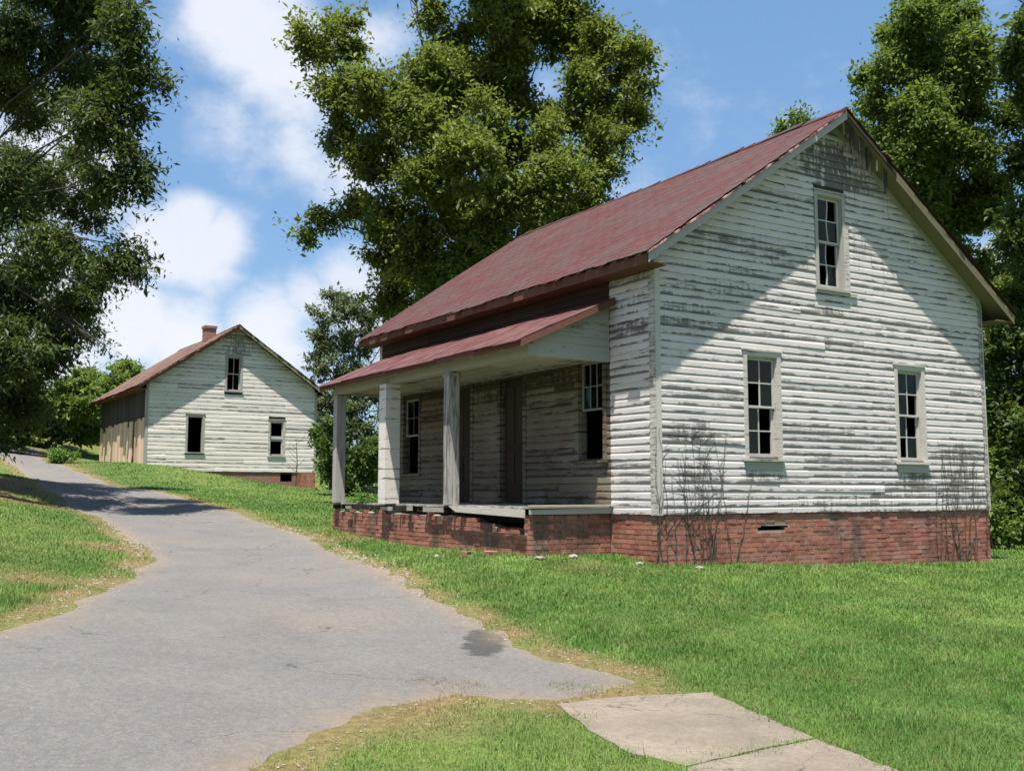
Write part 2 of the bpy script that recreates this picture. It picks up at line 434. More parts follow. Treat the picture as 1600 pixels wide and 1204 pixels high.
def asphalt():
    t = NT('old_asphalt')
    f = t.noise(t.pos(), 55, 4, .8); m = t.noise(t.pos(), 1.1, 6, .6); g = t.noise(t.pos((1, 1, 1)), .35, 4, .55)
    vo = t.n('ShaderNodeTexVoronoi'); vo.inputs['Scale'].default_value = 75; t.l(t.pos(), vo.inputs['Vector'])
    c = t.mix(t.rng(m, .3, .7), (.104, .096, .089), (.136, .126, .116))
    c = t.mix(t.rng(g, .5, .68, 0, .55), c, (.180, .145, .108))
    c = t.mix(t.rng(f, .3, .75, 0, .75), c, (.225, .212, .20))
    c = t.mix(t.rng(vo.outputs['Distance'], .0, .35, .55, 0), c, (.055, .052, .052))
    st_ = t.n('ShaderNodeTexVoronoi'); st_.inputs['Scale'].default_value = 22; t.l(t.pos(), st_.inputs['Vector'])
    c = t.mix(t.rng(st_.outputs['Distance'], .10, .22, .55, 0), c, (.20, .19, .18))
    pt_ = t.noise(t.pos(), .62, 7, .72)
    c = t.mix(t.rng(pt_, .54, .66, 0, .22), c, (.080, .075, .072))
    mid_ = t.noise(t.pos(), 17, 5, .8)
    c = t.mix(t.rng(mid_, .36, .64, .42, 0), c, (.070, .065, .062))
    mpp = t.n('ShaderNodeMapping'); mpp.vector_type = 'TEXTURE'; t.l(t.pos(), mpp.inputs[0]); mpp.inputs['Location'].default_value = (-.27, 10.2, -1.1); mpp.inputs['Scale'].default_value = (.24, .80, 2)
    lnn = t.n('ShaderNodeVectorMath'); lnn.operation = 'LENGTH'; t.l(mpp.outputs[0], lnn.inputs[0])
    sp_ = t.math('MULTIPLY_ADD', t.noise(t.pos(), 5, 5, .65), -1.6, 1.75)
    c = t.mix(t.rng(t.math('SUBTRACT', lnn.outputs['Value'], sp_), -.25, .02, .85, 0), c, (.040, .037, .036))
    cv = t.n('ShaderNodeTexVoronoi'); cv.feature = 'DISTANCE_TO_EDGE'; cv.inputs['Scale'].default_value = .42
    wv = t.n('ShaderNodeVectorMath'); wv.operation = 'MULTIPLY_ADD'
    nz = t.n('ShaderNodeTexNoise'); nz.inputs['Scale'].default_value = 1.4; nz.inputs['Detail'].default_value = 7; t.l(t.pos(), nz.inputs['Vector'])
    t.l(nz.outputs['Color'], wv.inputs[0]); wv.inputs[1].default_value = (1.6, 1.6, 0); t.l(t.pos(), wv.inputs[2]); t.l(wv.outputs[0], cv.inputs['Vector'])
    c = t.mix(t.math('MULTIPLY', t.rng(cv.outputs['Distance'], .001, .006, .8, 0), t.rng(t.noise(t.pos(), .5, 2, .5), .38, .5)), c, (.035, .032, .030))
    a = t.n('ShaderNodeAttribute', attribute_name='tint'); sp = t.n('ShaderNodeSeparateColor'); t.l(a.outputs['Color'], sp.inputs[0])
    e = t.math('MULTIPLY', sp.outputs[0], t.rng(t.noise(t.pos(), 4, 6, .7), .30, .55))
    c = t.mix(e, c, (.21, .155, .105))
    t.base(c); t.bump(f, .012, 1); M['asphalt'] = t.m
    t = NT('dark_patch'); f = t.noise(t.pos(), 40, 4, .8)
    t.base(t.mix(f, (.042, .039, .040), (.105, .099, .096))); t.bump(f, .01, 1); M['dark_patch'] = t.m
    t = NT('concrete'); f = t.noise(t.pos(), 60, 4, .75); m = t.noise(t.pos(), 2.2, 6, .65)
    c = t.mix(t.rng(m, .3, .72), (.155, .125, .094), (.235, .195, .152))
    c = t.mix(t.rng(f, .3, .75, 0, .6), c, (.235, .20, .16))
    c = t.mix(t.rng(t.noise(t.pos(), 5, 6, .7), .58, .72, 0, .5), c, (.075, .060, .048))
    c = t.mix(t.rng(t.noise(t.pos(), .9, 5, .6), .48, .66, 0, .45), c, (.12, .105, .082))
    c = t.mix(t.rng(t.noise(t.pos(), 22, 5, .8), .36, .62, .40, 0), c, (.10, .082, .066))
    cv = t.n('ShaderNodeTexVoronoi'); cv.feature = 'DISTANCE_TO_EDGE'; cv.inputs['Scale'].default_value = .75
    wv = t.n('ShaderNodeVectorMath'); wv.operation = 'MULTIPLY_ADD'
    nz = t.n('ShaderNodeTexNoise'); nz.inputs['Scale'].default_value = 2.4; nz.inputs['Detail'].default_value = 7; t.l(t.pos(), nz.inputs['Vector'])
    t.l(nz.outputs['Color'], wv.inputs[0]); wv.inputs[1].default_value = (.7, .7, 0); t.l(t.pos(), wv.inputs[2]); t.l(wv.outputs[0], cv.inputs['Vector'])
    c = t.mix(t.rng(cv.outputs['Distance'], .001, .005, .7, 0), c, (.045, .036, .028))
    t.base(c); t.bump(f, .008, 1); M['concrete'] = t.m
    t = NT('stone'); f = t.noise(t.pos(), 20, 4, .7); t.base(t.mix(f, (.18, .15, .12), (.32, .29, .25))); M['stone'] = t.m
asphalt()

# ------------------------------------------------------------------ terrain
TP = np.array([[-2.7,5.6,-1.13],[-1.33,5.8,-1.18],[0,5.9,-1.21],[1.44,5.95,-1.22],[2.9,6,-1.23],[-4.4,9,-.88],[-5.21,14.5,-.84],[-7.03,19,-.57],[-10.78,26,-.18],[-16.64,36,.61],[-22.39,45,1.71],[.53,8.7,-1.2],[-.36,11.7,-1.03],[-2.01,16.3,-.78],[-4.11,20.5,-.51],[-7.45,28,-.05],[-11.94,35,.39],[-18.17,43,1.2],[-24.92,52,2.31],[-7.4,15,-.42],[-10.9,22,.17],[-14.91,30,.85],[2.12,15.2,-.75],[-3.84,22.2,-.46],[.19,15.7,-.57],[8.72,19.4,-.97],[5.29,17.2,-.87],[11.34,23,-.99],[2.59,10.6,-1.16],[5.28,10.8,-1.19],[-7.44,40,.27],[-10.41,42,.32],[-13.03,42,.74],[-9.65,50.47,.5],[-13.11,48.26,1.0],[-11.4,49.3,.70],[-16.47,46.1,1.6],[-21.33,53.68,1.8],[-14.51,58.05,.75],[3.77,27.85,-.9],[-3.03,23.63,-.5],[2.9,21.67,-.8],[14,30,-.9],[25,20,-1.1],[20,45,-.9],[0,36,-.4],[-8,-3,-1.35],[8,-3,-1.4],[20,5,-1.35],[0,-8,-1.5],[-10,12,-.2],[-16,25,1.2],[-22,10,1.0],[-32,40,3.2],[-30,55,3.6],[-15,65,2.5],[10,65,-.5],[-28,62,3.8],[-20,-5,-.3],[30,-8,-1.5],[40,60,-1]], float)
def _tps():
    n = len(TP); d = np.linalg.norm(TP[:, None, :2] - TP[None, :, :2], axis=2)
    K = np.where(d > 0, d*d*np.log(d+1e-9), 0) + np.eye(n)
    P = np.c_[np.ones(n), TP[:, :2]]
    A = np.block([[K, P], [P.T, np.zeros((3, 3))]])
    return np.linalg.solve(A, np.r_[TP[:, 2], 0, 0, 0])
TS = _tps()
def zt_np(x, y):
    x = np.asarray(x, float); y = np.asarray(y, float)
    z = TS[-3] + TS[-2]*x + TS[-1]*y
    for i in range(len(TP)):
        d2 = (x-TP[i, 0])**2 + (y-TP[i, 1])**2
        z = z + TS[i]*.5*d2*np.log(d2+1e-9)
    far = np.clip((np.hypot(x+2, y-27) - 42) / 35, 0, 1); far = far*far*(3-2*far)
    base = np.clip(-.03*x + .0*y, -1.2, 4.0)
    return np.clip(z, -2.5, 6)*(1-far) + base*far
def zt(x, y): return float(zt_np(np.array([x]), np.array([y]))[0])

def vnoise(x, y, s, seed):
    r = np.random.default_rng(seed); v = 0
    for k in range(7):
        a = r.uniform(0, 6.28); f = s*r.uniform(.5, 1.8); p = r.uniform(0, 6.28)
        v = v + np.sin((x*np.cos(a)+y*np.sin(a))*f + p + 1.3*np.sin((y*np.cos(a)-x*np.sin(a))*f*.7+p*2))
    return v/7*1.6

ROAD = [(-27,50),(-24.2,47.9),(-22.55,45.4),(-19.8,41.1),(-16.4,35.4),(-13.4,28.9),(-12.01,27.3),(-9.55,22.97),(-8.05,20.53),(-7.01,18.94),(-5.75,16.2),(-5.3,13.84),(-5.04,12.08),(-4.66,10.28),(-4.6,9.07),(-5.2,8.0),(-7.5,6.5),(-11,4.5),(-14,2),(-14,-8),
        (-1.3,-8),(-1.25,3),(-1.32,5.7),(-1.12,6.4),(-.93,7.0),(-.68,7.45),(-.40,7.72),(0,7.68),(.30,7.62),(.50,7.78),(.85,8.05),(1.18,8.60),(1.05,9.0),
        (.82,9.3),(.47,9.66),(0,10.7),(-.43,11.7),(-1.14,13.25),(-1.93,15.65),(-3.26,18.9),(-4.8,22.2),(-7.07,26.89),(-9.3,30.03),(-13.98,37.5),(-17.26,42.0),(-21.2,47.0),(-23.6,51.7),(-25,55),(-29,55)]
SLABS = [[(.33,7.65),(.72,7.93),(1.54,8.2),(1.72,7.5),(1.92,6.72),(.98,6.03),(.72,6.3),(.53,6.75)],
         [(.985,6.005),(1.935,6.70),(2.19,5.9),(2.6,4.4),(1.6,3.9),(.95,5.6)]]

def jagged(poly, amp, step, seed):
    """Subdivide a closed outline and roughen it."""
    r = random.Random(seed); out = []
    for i in range(len(poly)):
        a, b = Vector(poly[i]), Vector(poly[(i+1) % len(poly)])
        d = (b-a).length; n = max(1, int(d/step))
        nrm = Vector((-(b-a).y, (b-a).x)).normalized() if d > 0 else Vector((0, 0))
        for k in range(n):
            p = a.lerp(b, k/n) + nrm*r.uniform(-amp, amp)
            out.append((p.x, p.y))
    return out
ROADJ = jagged(jagged(ROAD, .14, 1.1, 5), .06, .25, 6)

def in_poly(x, y, poly):
    ins = np.zeros(len(x), bool); n = len(poly)
    for i in range(n):
        x0, y0 = poly[i]; x1, y1 = poly[(i+1) % n]
        if y0 == y1: continue
        c = ((y0 > y) != (y1 > y)) & (x < (x1-x0)*(y-y0)/(y1-y0)+x0)
        ins ^= c
    return ins
def poly_dist(x, y, poly):
    best = np.full(len(x), 1e9); n = len(poly)
    for i in range(n):
        x0, y0 = poly[i]; x1, y1 = poly[(i+1) % n]
        dx, dy = x1-x0, y1-y0; L2 = dx*dx+dy*dy+1e-12
        t_ = np.clip(((x-x0)*dx+(y-y0)*dy)/L2, 0, 1)
        best = np.minimum(best, (x-x0-t_*dx)**2+(y-y0-t_*dy)**2)
    return np.sqrt(best)

def lawn_color(x, y, blade=False):
    """Base colour of the turf: greens in patches, straw along the road's edge and on the left bank."""
    g1 = np.array([.066, .148, .022]); g2 = np.array([.140, .222, .046]); st = np.array([.24, .185, .085]); cl = np.array([.26, .17, .10])
    n = np.clip(.5+.55*vnoise(x, y, .9, 3)+.45*vnoise(x, y, 4, 4), 0, 1)[:, None]
    c = g1*(1-n)+g2*n
    d = poly_dist(x, y, ROAD)
    m = np.clip(1-(d-.05)/(.32+.22*vnoise(x, y, 2.2, 8)), 0, 1)*np.clip(.75+.6*vnoise(x, y, 3.5, 9), 0, 1)
    bank = np.clip((-x-y*.36-1.0)/3, 0, 1)*np.clip(.25+.9*vnoise(x, y, 1.1, 12), 0, 1)*.65*(y > 7)
    for (qx, qy, qr, qa) in ((-11.6, 24, 3.2, .95), (-13.5, 27.5, 2.6, .8), (-6.6, 17.4, 1.1, .8), (-5.9, 12.8, 1.0, .55), (-8.2, 14.5, 1.6, .4), (-4.0, 20.6, .7, .6), (-3.2, 20.2, .9, .5), (1.0, 14.7, .6, .25)):
        bank = np.maximum(bank, np.clip(1-np.hypot(x-qx, y-qy)/qr, 0, 1)*1.7*qa*np.clip(.95+.5*vnoise(x, y, 2.4, 15), 0, 1))
    isl = np.clip(1-np.hypot(x+.75, y-7.2)/.9, 0, 1)*.9
    weed = np.maximum(np.clip(1-np.hypot(x-.8, y-8.45)/.6, 0, 1)*.7, np.clip(1.6-np.hypot(x+.5, y-8.0)/.45, 0, 1)*.85)
    m = np.clip(np.maximum.reduce([m, bank, isl, weed]), 0, 1)[:, None]
    c = c*(1-m)+st*m
    return c, m[:, 0]

def build_ground():
    def axis(lo, a, b, hi, fine):
        core = list(np.arange(a, b, fine)); l = []; s = fine; p = a
        while p > lo: s *= 1.25; p -= s; l.append(p)
        r = []; s = fine; p = core[-1]
        while p < hi: s *= 1.25; p += s; r.append(p)
        return np.array(l[::-1]+core+r)
    X = axis(-700, -24, 14, 700, .3); Y = axis(-300, -2, 52, 900, .3)
    gx, gy = np.meshgrid(X, Y); x = gx.ravel(); y = gy.ravel()
    z = zt_np(x, y)
    nx, ny = len(X), len(Y)
    i = np.arange(nx-1); j = np.arange(ny-1); I, J = np.meshgrid(i, j); b = (J*nx+I).ravel()
    F = np.stack([b, b+1, b+1+nx, b+nx], 1)
    rin = in_poly(x, y, ROAD)
    z = z - np.where(rin, .05*np.clip((poly_dist(x, y, ROAD)-.30)/.3, 0, 1), 0)
    c, m = lawn_color(x, y)
    far = np.clip((y-60)/40, 0, 1)[:, None]
    c = c*np.array([.86, .70, .80])*(1-far)+np.array([.05, .085, .03])*far
    o = mesh_np('ground', np.stack([x, y, z], 1), F, M['lawn'], None, c, True)
    tag(o, kind='structure')
build_ground()

def sheet(name, poly, lift, mat, grid=.5, thick=0, edge=None, parent=None):
    xs = [p[0] for p in poly]; ys = [p[1] for p in poly]
    px, py = np.meshgrid(np.arange(min(xs), max(xs), grid), np.arange(min(ys), max(ys), grid))
    px = px.ravel() + .01; py = py.ravel() + .007
    k = in_poly(px, py, poly) & (poly_dist(px, py, poly) > grid*.35)
    pts = [Vector(p) for p in poly] + [Vector((a, b)) for a, b in zip(px[k], py[k])]
    n = len(poly)
    V, E_, F, *_ = delaunay_2d_cdt(pts, [], [list(range(n))], 1, 1e-5)
    V = np.array([[v.x, v.y] for v in V])
    z = zt_np(V[:, 0], V[:, 1])+lift
    if not thick: z = z-np.where(poly_dist(V[:, 0], V[:, 1], poly) < .012, lift+.012, 0)
    col = None
    if edge:
        d = poly_dist(V[:, 0], V[:, 1], ROAD); q = np.clip(1-d/edge, 0, 1); col = np.stack([q, q, q], 1)
    o = mesh_np(name, np.c_[V, z], np.array([list(f) for f in F if len(f) == 3]), mat, parent, col, True)
    if thick:
        b = len(V); n0 = n
        me = o.data; bm = bmesh.new(); bm.from_mesh(me)
        r = bmesh.ops.extrude_face_region(bm, geom=bm.faces[:])
        for v in [g for g in r['geom'] if isinstance(g, bmesh.types.BMVert)]: v.co.z -= thick
        bmesh.ops.recalc_face_normals(bm, faces=bm.faces); bm.to_mesh(me); bm.free()
        me.polygons.foreach_set('use_smooth', [False]*len(me.polygons))
    return o
tag(sheet('road', ROADJ, .008, M['asphalt'], .35, 0, .45), kind='structure')
path = empty('concrete_path', (0, 0, 0)); tag(path, kind='structure')
for i, s in enumerate(SLABS):
    sheet('slab', jagged(s, .018, .12, 20+i), .010, M['concrete'], .25, .12, parent=path)

# ------------------------------------------------------------------ houses
S_ROOF = (6.774-4.0)/4.053
class House:
    W, L, HE, HR = 8.106, 9.805, 4.0, 6.774
    def __init__(s, root, pref=''):
        s.root = root
    def top(s, u, extra=0.):
        return s.HE + S_ROOF*min(u, s.W-u) + extra
    def P(s, fr, a, o, z):
        if fr == 'gable': return (a, -o, z)
        if fr == 'front': return (-o, a, z)
        if fr == 'right': return (s.W+o, a, z)
        return (a, s.L+o, z)
    def fb(s, mb, fr, a0, a1, o0, o1, z0, z1, a0t=None, a1t=None, o1t=None):
        a0t = a0 if a0t is None else a0t; a1t = a1 if a1t is None else a1t; o1t = o1 if o1t is None else o1t
        P = s.P
        mb.hexa([P(fr,a0,o0,z0),P(fr,a1,o0,z0),P(fr,a1,o1,z0),P(fr,a0,o1,z0),P(fr,a0t,o0,z1),P(fr,a1t,o0,z1),P(fr,a1t,o1t,z1),P(fr,a0t,o1t,z1)])

def walls(h, ops, mat):
    """Sheathing: one mesh per wall, openings left out."""
    for fr in ('gable', 'front', 'rear', 'right'):
        mb = MB(); full = h.W if fr in ('gable', 'rear') else h.L
        lo, hi = (0.012, full-.012) if fr in ('gable', 'rear') else (.135, full-.135)
        op = ops.get(fr, [])
        cuts = sorted({lo, hi, *([h.W/2] if fr in ('gable', 'rear') else []), *[q for o in op for q in o[:2]]})
        for a, b in zip(cuts[:-1], cuts[1:]):
            zz = 0.0
            mid = (a+b)/2
            for o in sorted([o for o in op if o[0] < mid < o[1]], key=lambda q: q[2]):
                if o[2] > zz: h.fb(mb, fr, a, b, -.12, 0, zz, o[2])
                zz = o[3]
            if fr in ('gable', 'rear'):
                P = h.P; za, zb = h.top(a), h.top(b)
                mb.hexa([P(fr,a,-.12,zz),P(fr,b,-.12,zz),P(fr,b,0,zz),P(fr,a,0,zz),P(fr,a,-.12,za),P(fr,b,-.12,zb),P(fr,b,0,zb),P(fr,a,0,za)])
            else: h.fb(mb, fr, a, b, -.12, 0, zz, h.HE)
        mb.build('wall', mat, h.root)

def clapboards(h, fr, a_lo, a_hi, z0, z1, holes, mat, pitch=.119, seg=3.2, seed=1, gable=False, parent=None, matf=None, skip=0., warp=1., cove=.54, hollow=.021):
    r = random.Random(seed)
    rows = int(math.ceil((z1-z0)/pitch))
    for i in range(rows):
        zb = z0+i*pitch; zt_ = min(zb+pitch, z1)
        if zt_-zb < .03: continue
        if gable:
            def lim(z):
                k = max(0, (z-h.HE)/S_ROOF); return max(a_lo, k-.02), min(a_hi, h.W-k+.02)
            lb, hb = lim(zb); lt, ht = lim(zt_)
            if hb-lb < .15: continue
            if ht < lt: lt = ht = (lt+ht)/2
        else: lb = lt = a_lo; hb = ht = a_hi
        hs = sorted([(max(q[0], lb), min(q[1], hb)) for q in holes if q[2] < zt_-.035 and q[3] > zb+.035 and q[1] > lb and q[0] < hb])
        spans = []; cur = None
        x = lb
        for q0, q1 in hs:
            if q0-x > .04: spans.append((x, q0))
            x = q1
        if hb-x > .04: spans.append((x, hb))
        for (sa, sb) in spans:
            cuts = [sa]; q = sa + r.uniform(.5, seg)
            while q < sb-.5: cuts.append(q); q += r.uniform(seg*.55, seg*1.2)
            cuts.append(sb)
            for c0, c1 in zip(cuts[:-1], cuts[1:]):
                if r.random() < skip: continue
                g0 = .0015 if c0 != sa else 0; g1 = .0015 if c1 != sb else 0
                x0, x1 = c0+g0, c1-g1
                x0t = lt if (gable and c0 == lb and sa == lb) else x0
                x1t = ht if (gable and c1 == hb and sb == hb) else x1
                j = lambda k: r.uniform(-k, k)*warp
                ob0, ob1 = .0235+j(.0035), .0235+j(.0035)
                if r.random() < .05*warp: ob1 += .008
                d0, d1 = j(.004), j(.004)
                if r.random() < .035*warp: d1 -= .022
                mb = MB(); P = h.P
                zt2 = zt_+.010
                if gable and (x0t != x0 or x1t != x1): zt2 = zt_
                # drop siding: a flat face with a hollow cut along its top edge
                k_ = (zt2-zb)*cove; q_ = k_/(zt2-zb); xm0 = x0+(x0t-x0)*q_; xm1 = x1+(x1t-x1)*q_
                hol = hollow*r.uniform(.8, 1.15)
                a_ = [P(fr,x0,.001,zb+d0),P(fr,x1,.001,zb+d1),P(fr,x1,ob1,zb+d1),P(fr,x0,ob0,zb+d0)]
                b_ = [P(fr,xm0,.001,zb+k_+d0),P(fr,xm1,.001,zb+k_+d1),P(fr,xm1,ob1-.0015,zb+k_+d1),P(fr,xm0,ob0-.0015,zb+k_+d0)]
                mb.hexa(a_+b_)
                c_ = [P(fr,xm0,.001,zb+k_+d0+.0001),P(fr,xm1,.001,zb+k_+d1+.0001),P(fr,xm1,ob1-.0015,zb+k_+d1+.0001),P(fr,xm0,ob0-.0015,zb+k_+d0+.0001)]
                e_ = [P(fr,x0t,.001,zt2+d0),P(fr,x1t,.001,zt2+d1),P(fr,x1t,ob1-hol,zt2+d1),P(fr,x0t,ob0-hol,zt2+d0)]
                mb.hexa(c_+e_)
                mm = matf(x0, zb) if matf else mat
                mb.build('clapboard', mm, parent or h.root)

def window(h, fr, a0, a1, z0, z1, rows=4, cols=2, missing=(), casing=.10, crooked=0., mat='trim', sill_mat='trim_grey', lower_open=False, apron=True, seed=0, name='window', no_sash=False, rail=.0, sash_mat='sash'):
    r = random.Random(seed)
    mb = MB()
    h.fb(mb, fr, a0-casing, a0, .004, .034, z0-.02, z1+casing)
    h.fb(mb, fr, a1, a1+casing, .004, .034, z0-.02, z1+casing)
    h.fb(mb, fr, a0, a1, .004, .032, z1, z1+casing)
    h.fb(mb, fr, a0-casing-.03, a1+casing+.03, .003, .05, z1+casing+.001, z1+casing+.03)
    # jambs in the wall's depth
    for x0, x1 in ((a0-.006, a0+.018), (a1-.018, a1+.006)): h.fb(mb, fr, x0, x1, -.125, .002, z0, z1)
    h.fb(mb, fr, a0+.019, a1-.019, -.125, .002, z1-.02, z1+.004)
    w = mb.build(name, M[mat], h.root)
    mb = MB(); h.fb(mb, fr, a0-casing-.03, a1+casing+.03, -.05, .075, z0-.065, z0-.022)
    mb.build('sill', M[mat], w)
    if apron:
        mb = MB(); h.fb(mb, fr, a0-casing+.01, a1+casing-.01, .018, .036, z0-.21, z0-.067); mb.build('apron', M[sill_mat], w)
    mid = (z0+z1)/2
    A0, A1 = a0+.02, a1-.02
    n = rows//2
    for s, (b0, b1, dep) in enumerate(((z0, mid+.015, -.075), (mid-.015, z1-.02, -.035))):
        if (lower_open and s == 0) or no_sash: continue
        st = .04
        mb = MB()
        h.fb(mb, fr, A0, A0+st, dep-.03, dep, b0, b1); h.fb(mb, fr, A1-st, A1, dep-.03, dep, b0, b1)
        h.fb(mb, fr, A0+st, A1-st, dep-.029, dep-.001, b0, b0+(.06 if s == 0 else .035+rail)); h.fb(mb, fr, A0+st, A1-st, dep-.029, dep-.001, b1-.035-(rail if s == 0 else 0), b1)
        sash = mb.build('sash', M[sash_mat], w)
        ia, ib = A0+st, A1-st; ja, jb = b0+(.06 if s == 0 else .035+rail), b1-.035-(rail if s == 0 else 0)
        mb = MB()
        for c in range(1, cols):
            x = ia+(ib-ia)*c/cols
            if crooked:
                m_ = 6
                for q in range(m_):
                    x0 = x+crooked*math.sin(q*1.1+s*2); x1 = x+crooked*math.sin((q+1)*1.1+s*2)
                    h.fb(mb, fr, x0-.011, x0+.011, dep-.022, dep-.006, ja+(jb-ja)*q/m_, ja+(jb-ja)*(q+1)/m_, x1-.011, x1+.011)
            else: h.fb(mb, fr, x-.011, x+.011, dep-.022, dep-.006, ja, jb)
        for q in range(1, n):
            z = ja+(jb-ja)*q/n+r.uniform(-.5, .5)*crooked
            h.fb(mb, fr, ia, ib, dep-.023, dep-.007, z-.010, z+.010)
        if mb.v: mb.build('muntin', M[sash_mat], w)
        for c in range(cols):
            for q in range(n):
                if (s, c, q) in missing: continue
                x0 = ia+(ib-ia)*c/cols; x1 = ia+(ib-ia)*(c+1)/cols; y0 = ja+(jb-ja)*q/n; y1 = ja+(jb-ja)*(q+1)/n
                mb = MB(); h.fb(mb, fr, x0+.004, x1-.004, dep-.017, dep-.013, y0+.004, y1-.004); mb.build('pane', M['glass'], w)
    return w

def door(h, fr, a0, a1, z0, z1, leaf=True):
    mb = MB(); c = .11
    h.fb(mb, fr, a0-c, a0, .004, .034, z0, z1+c); h.fb(mb, fr, a1, a1+c, .004, .034, z0, z1+c); h.fb(mb, fr, a0, a1, .004, .032, z1, z1+c)
    for x0, x1 in ((a0-.006, a0+.02), (a1-.02, a1+.006)): h.fb(mb, fr, x0, x1, -.125, .002, z0, z1)
    d = mb.build('door_frame', M['porch_siding'], h.root)
    if leaf:
        mb = MB(); h.fb(mb, fr, a0+.025, a1-.025, -.105, -.068, z0+.01, z1-.005)
        lf = mb.build('door', M['door_wood'], h.root)
        w = (a1-a0-.05)
        for k in range(2):
            for (y0, y1) in ((.16, .40), (.47, .93)):
                q0 = a0+.025+w*(.12+.42*k); q1 = q0+w*.34
                mb = MB(); H_ = z1-z0
                h.fb(mb, fr, q0, q1, -.067, -.055, z0+H_*y0, z0+H_*y1, q0+.01, q1-.01); mb.build('door_panel', M['door_wood'], lf)
        mb = MB(); h.fb(mb, fr, a0+.07, a0+.11, -.067, -.02, z0+.98, z0+1.03); mb.build('handle', M['dark_wood'], lf)

def shingled(h, name, O, U, V_, nu, nv, mat, thick=.0055, seed=1, rag=0.):
    """Overlapping shingle courses on a slope: O = eave corner, U along the eave, V_ up the slope."""
    r = random.Random(seed)
    U = Vector(U); V_ = Vector(V_); O = Vector(O); N_ = U.cross(V_).normalized()
    if N_.z < 0: N_ = -N_
    vs, fs, cs = [], [], []
    for j in range(nv):
        off = (j % 2)*.5 + r.uniform(-.1, .1)
        for i in range(-1, nu):
            a = (i+off)/nu; b = (i+off+1)/nu
            a = max(a, 0); b = min(b, 1)
            if b-a < .001: continue
            if a == 0: a = -r.uniform(-.2, 1)*.0035; tmp_edge = True
            c0 = (j/nv) + r.uniform(-.16, .16)/nv; c1 = min((j+1.25)/nv, 1)
            lift = thick*(1+r.uniform(-.3, .35))
            e = rag*r.uniform(0, 1)/nv if j == 0 else 0
            g = .004/ (U.length)
            wv = lambda q, k: N_*(.032+.016*math.sin(q*7+1.3)+.010*math.sin(k*5+q*5))
            pa_ = O+U*(a+g)+V_*(c0-e)+wv(a, c0); pb_ = O+U*(b-g)+V_*(c0-e)+wv(b, c0); pc_ = O+U*(b-g)+V_*c1+wv(b, c1); pd_ = O+U*(a+g)+V_*c1+wv(a, c1)
            k = len(vs)
            vs += [tuple(pa_), tuple(pb_), tuple(pa_+N_*lift), tuple(pb_+N_*lift), tuple(pc_+N_*.003), tuple(pd_+N_*.003)]
            fs += [(k, k+1, k+3, k+2), (k+2, k+3, k+4, k+5)]
            t_ = r.random(); cs += [(t_, t_, t_)]*6
    o = mesh_np(name, np.array(vs), np.array(fs), mat, h.root, np.array(cs))
    o['kind'] = 'stuff'
    return o

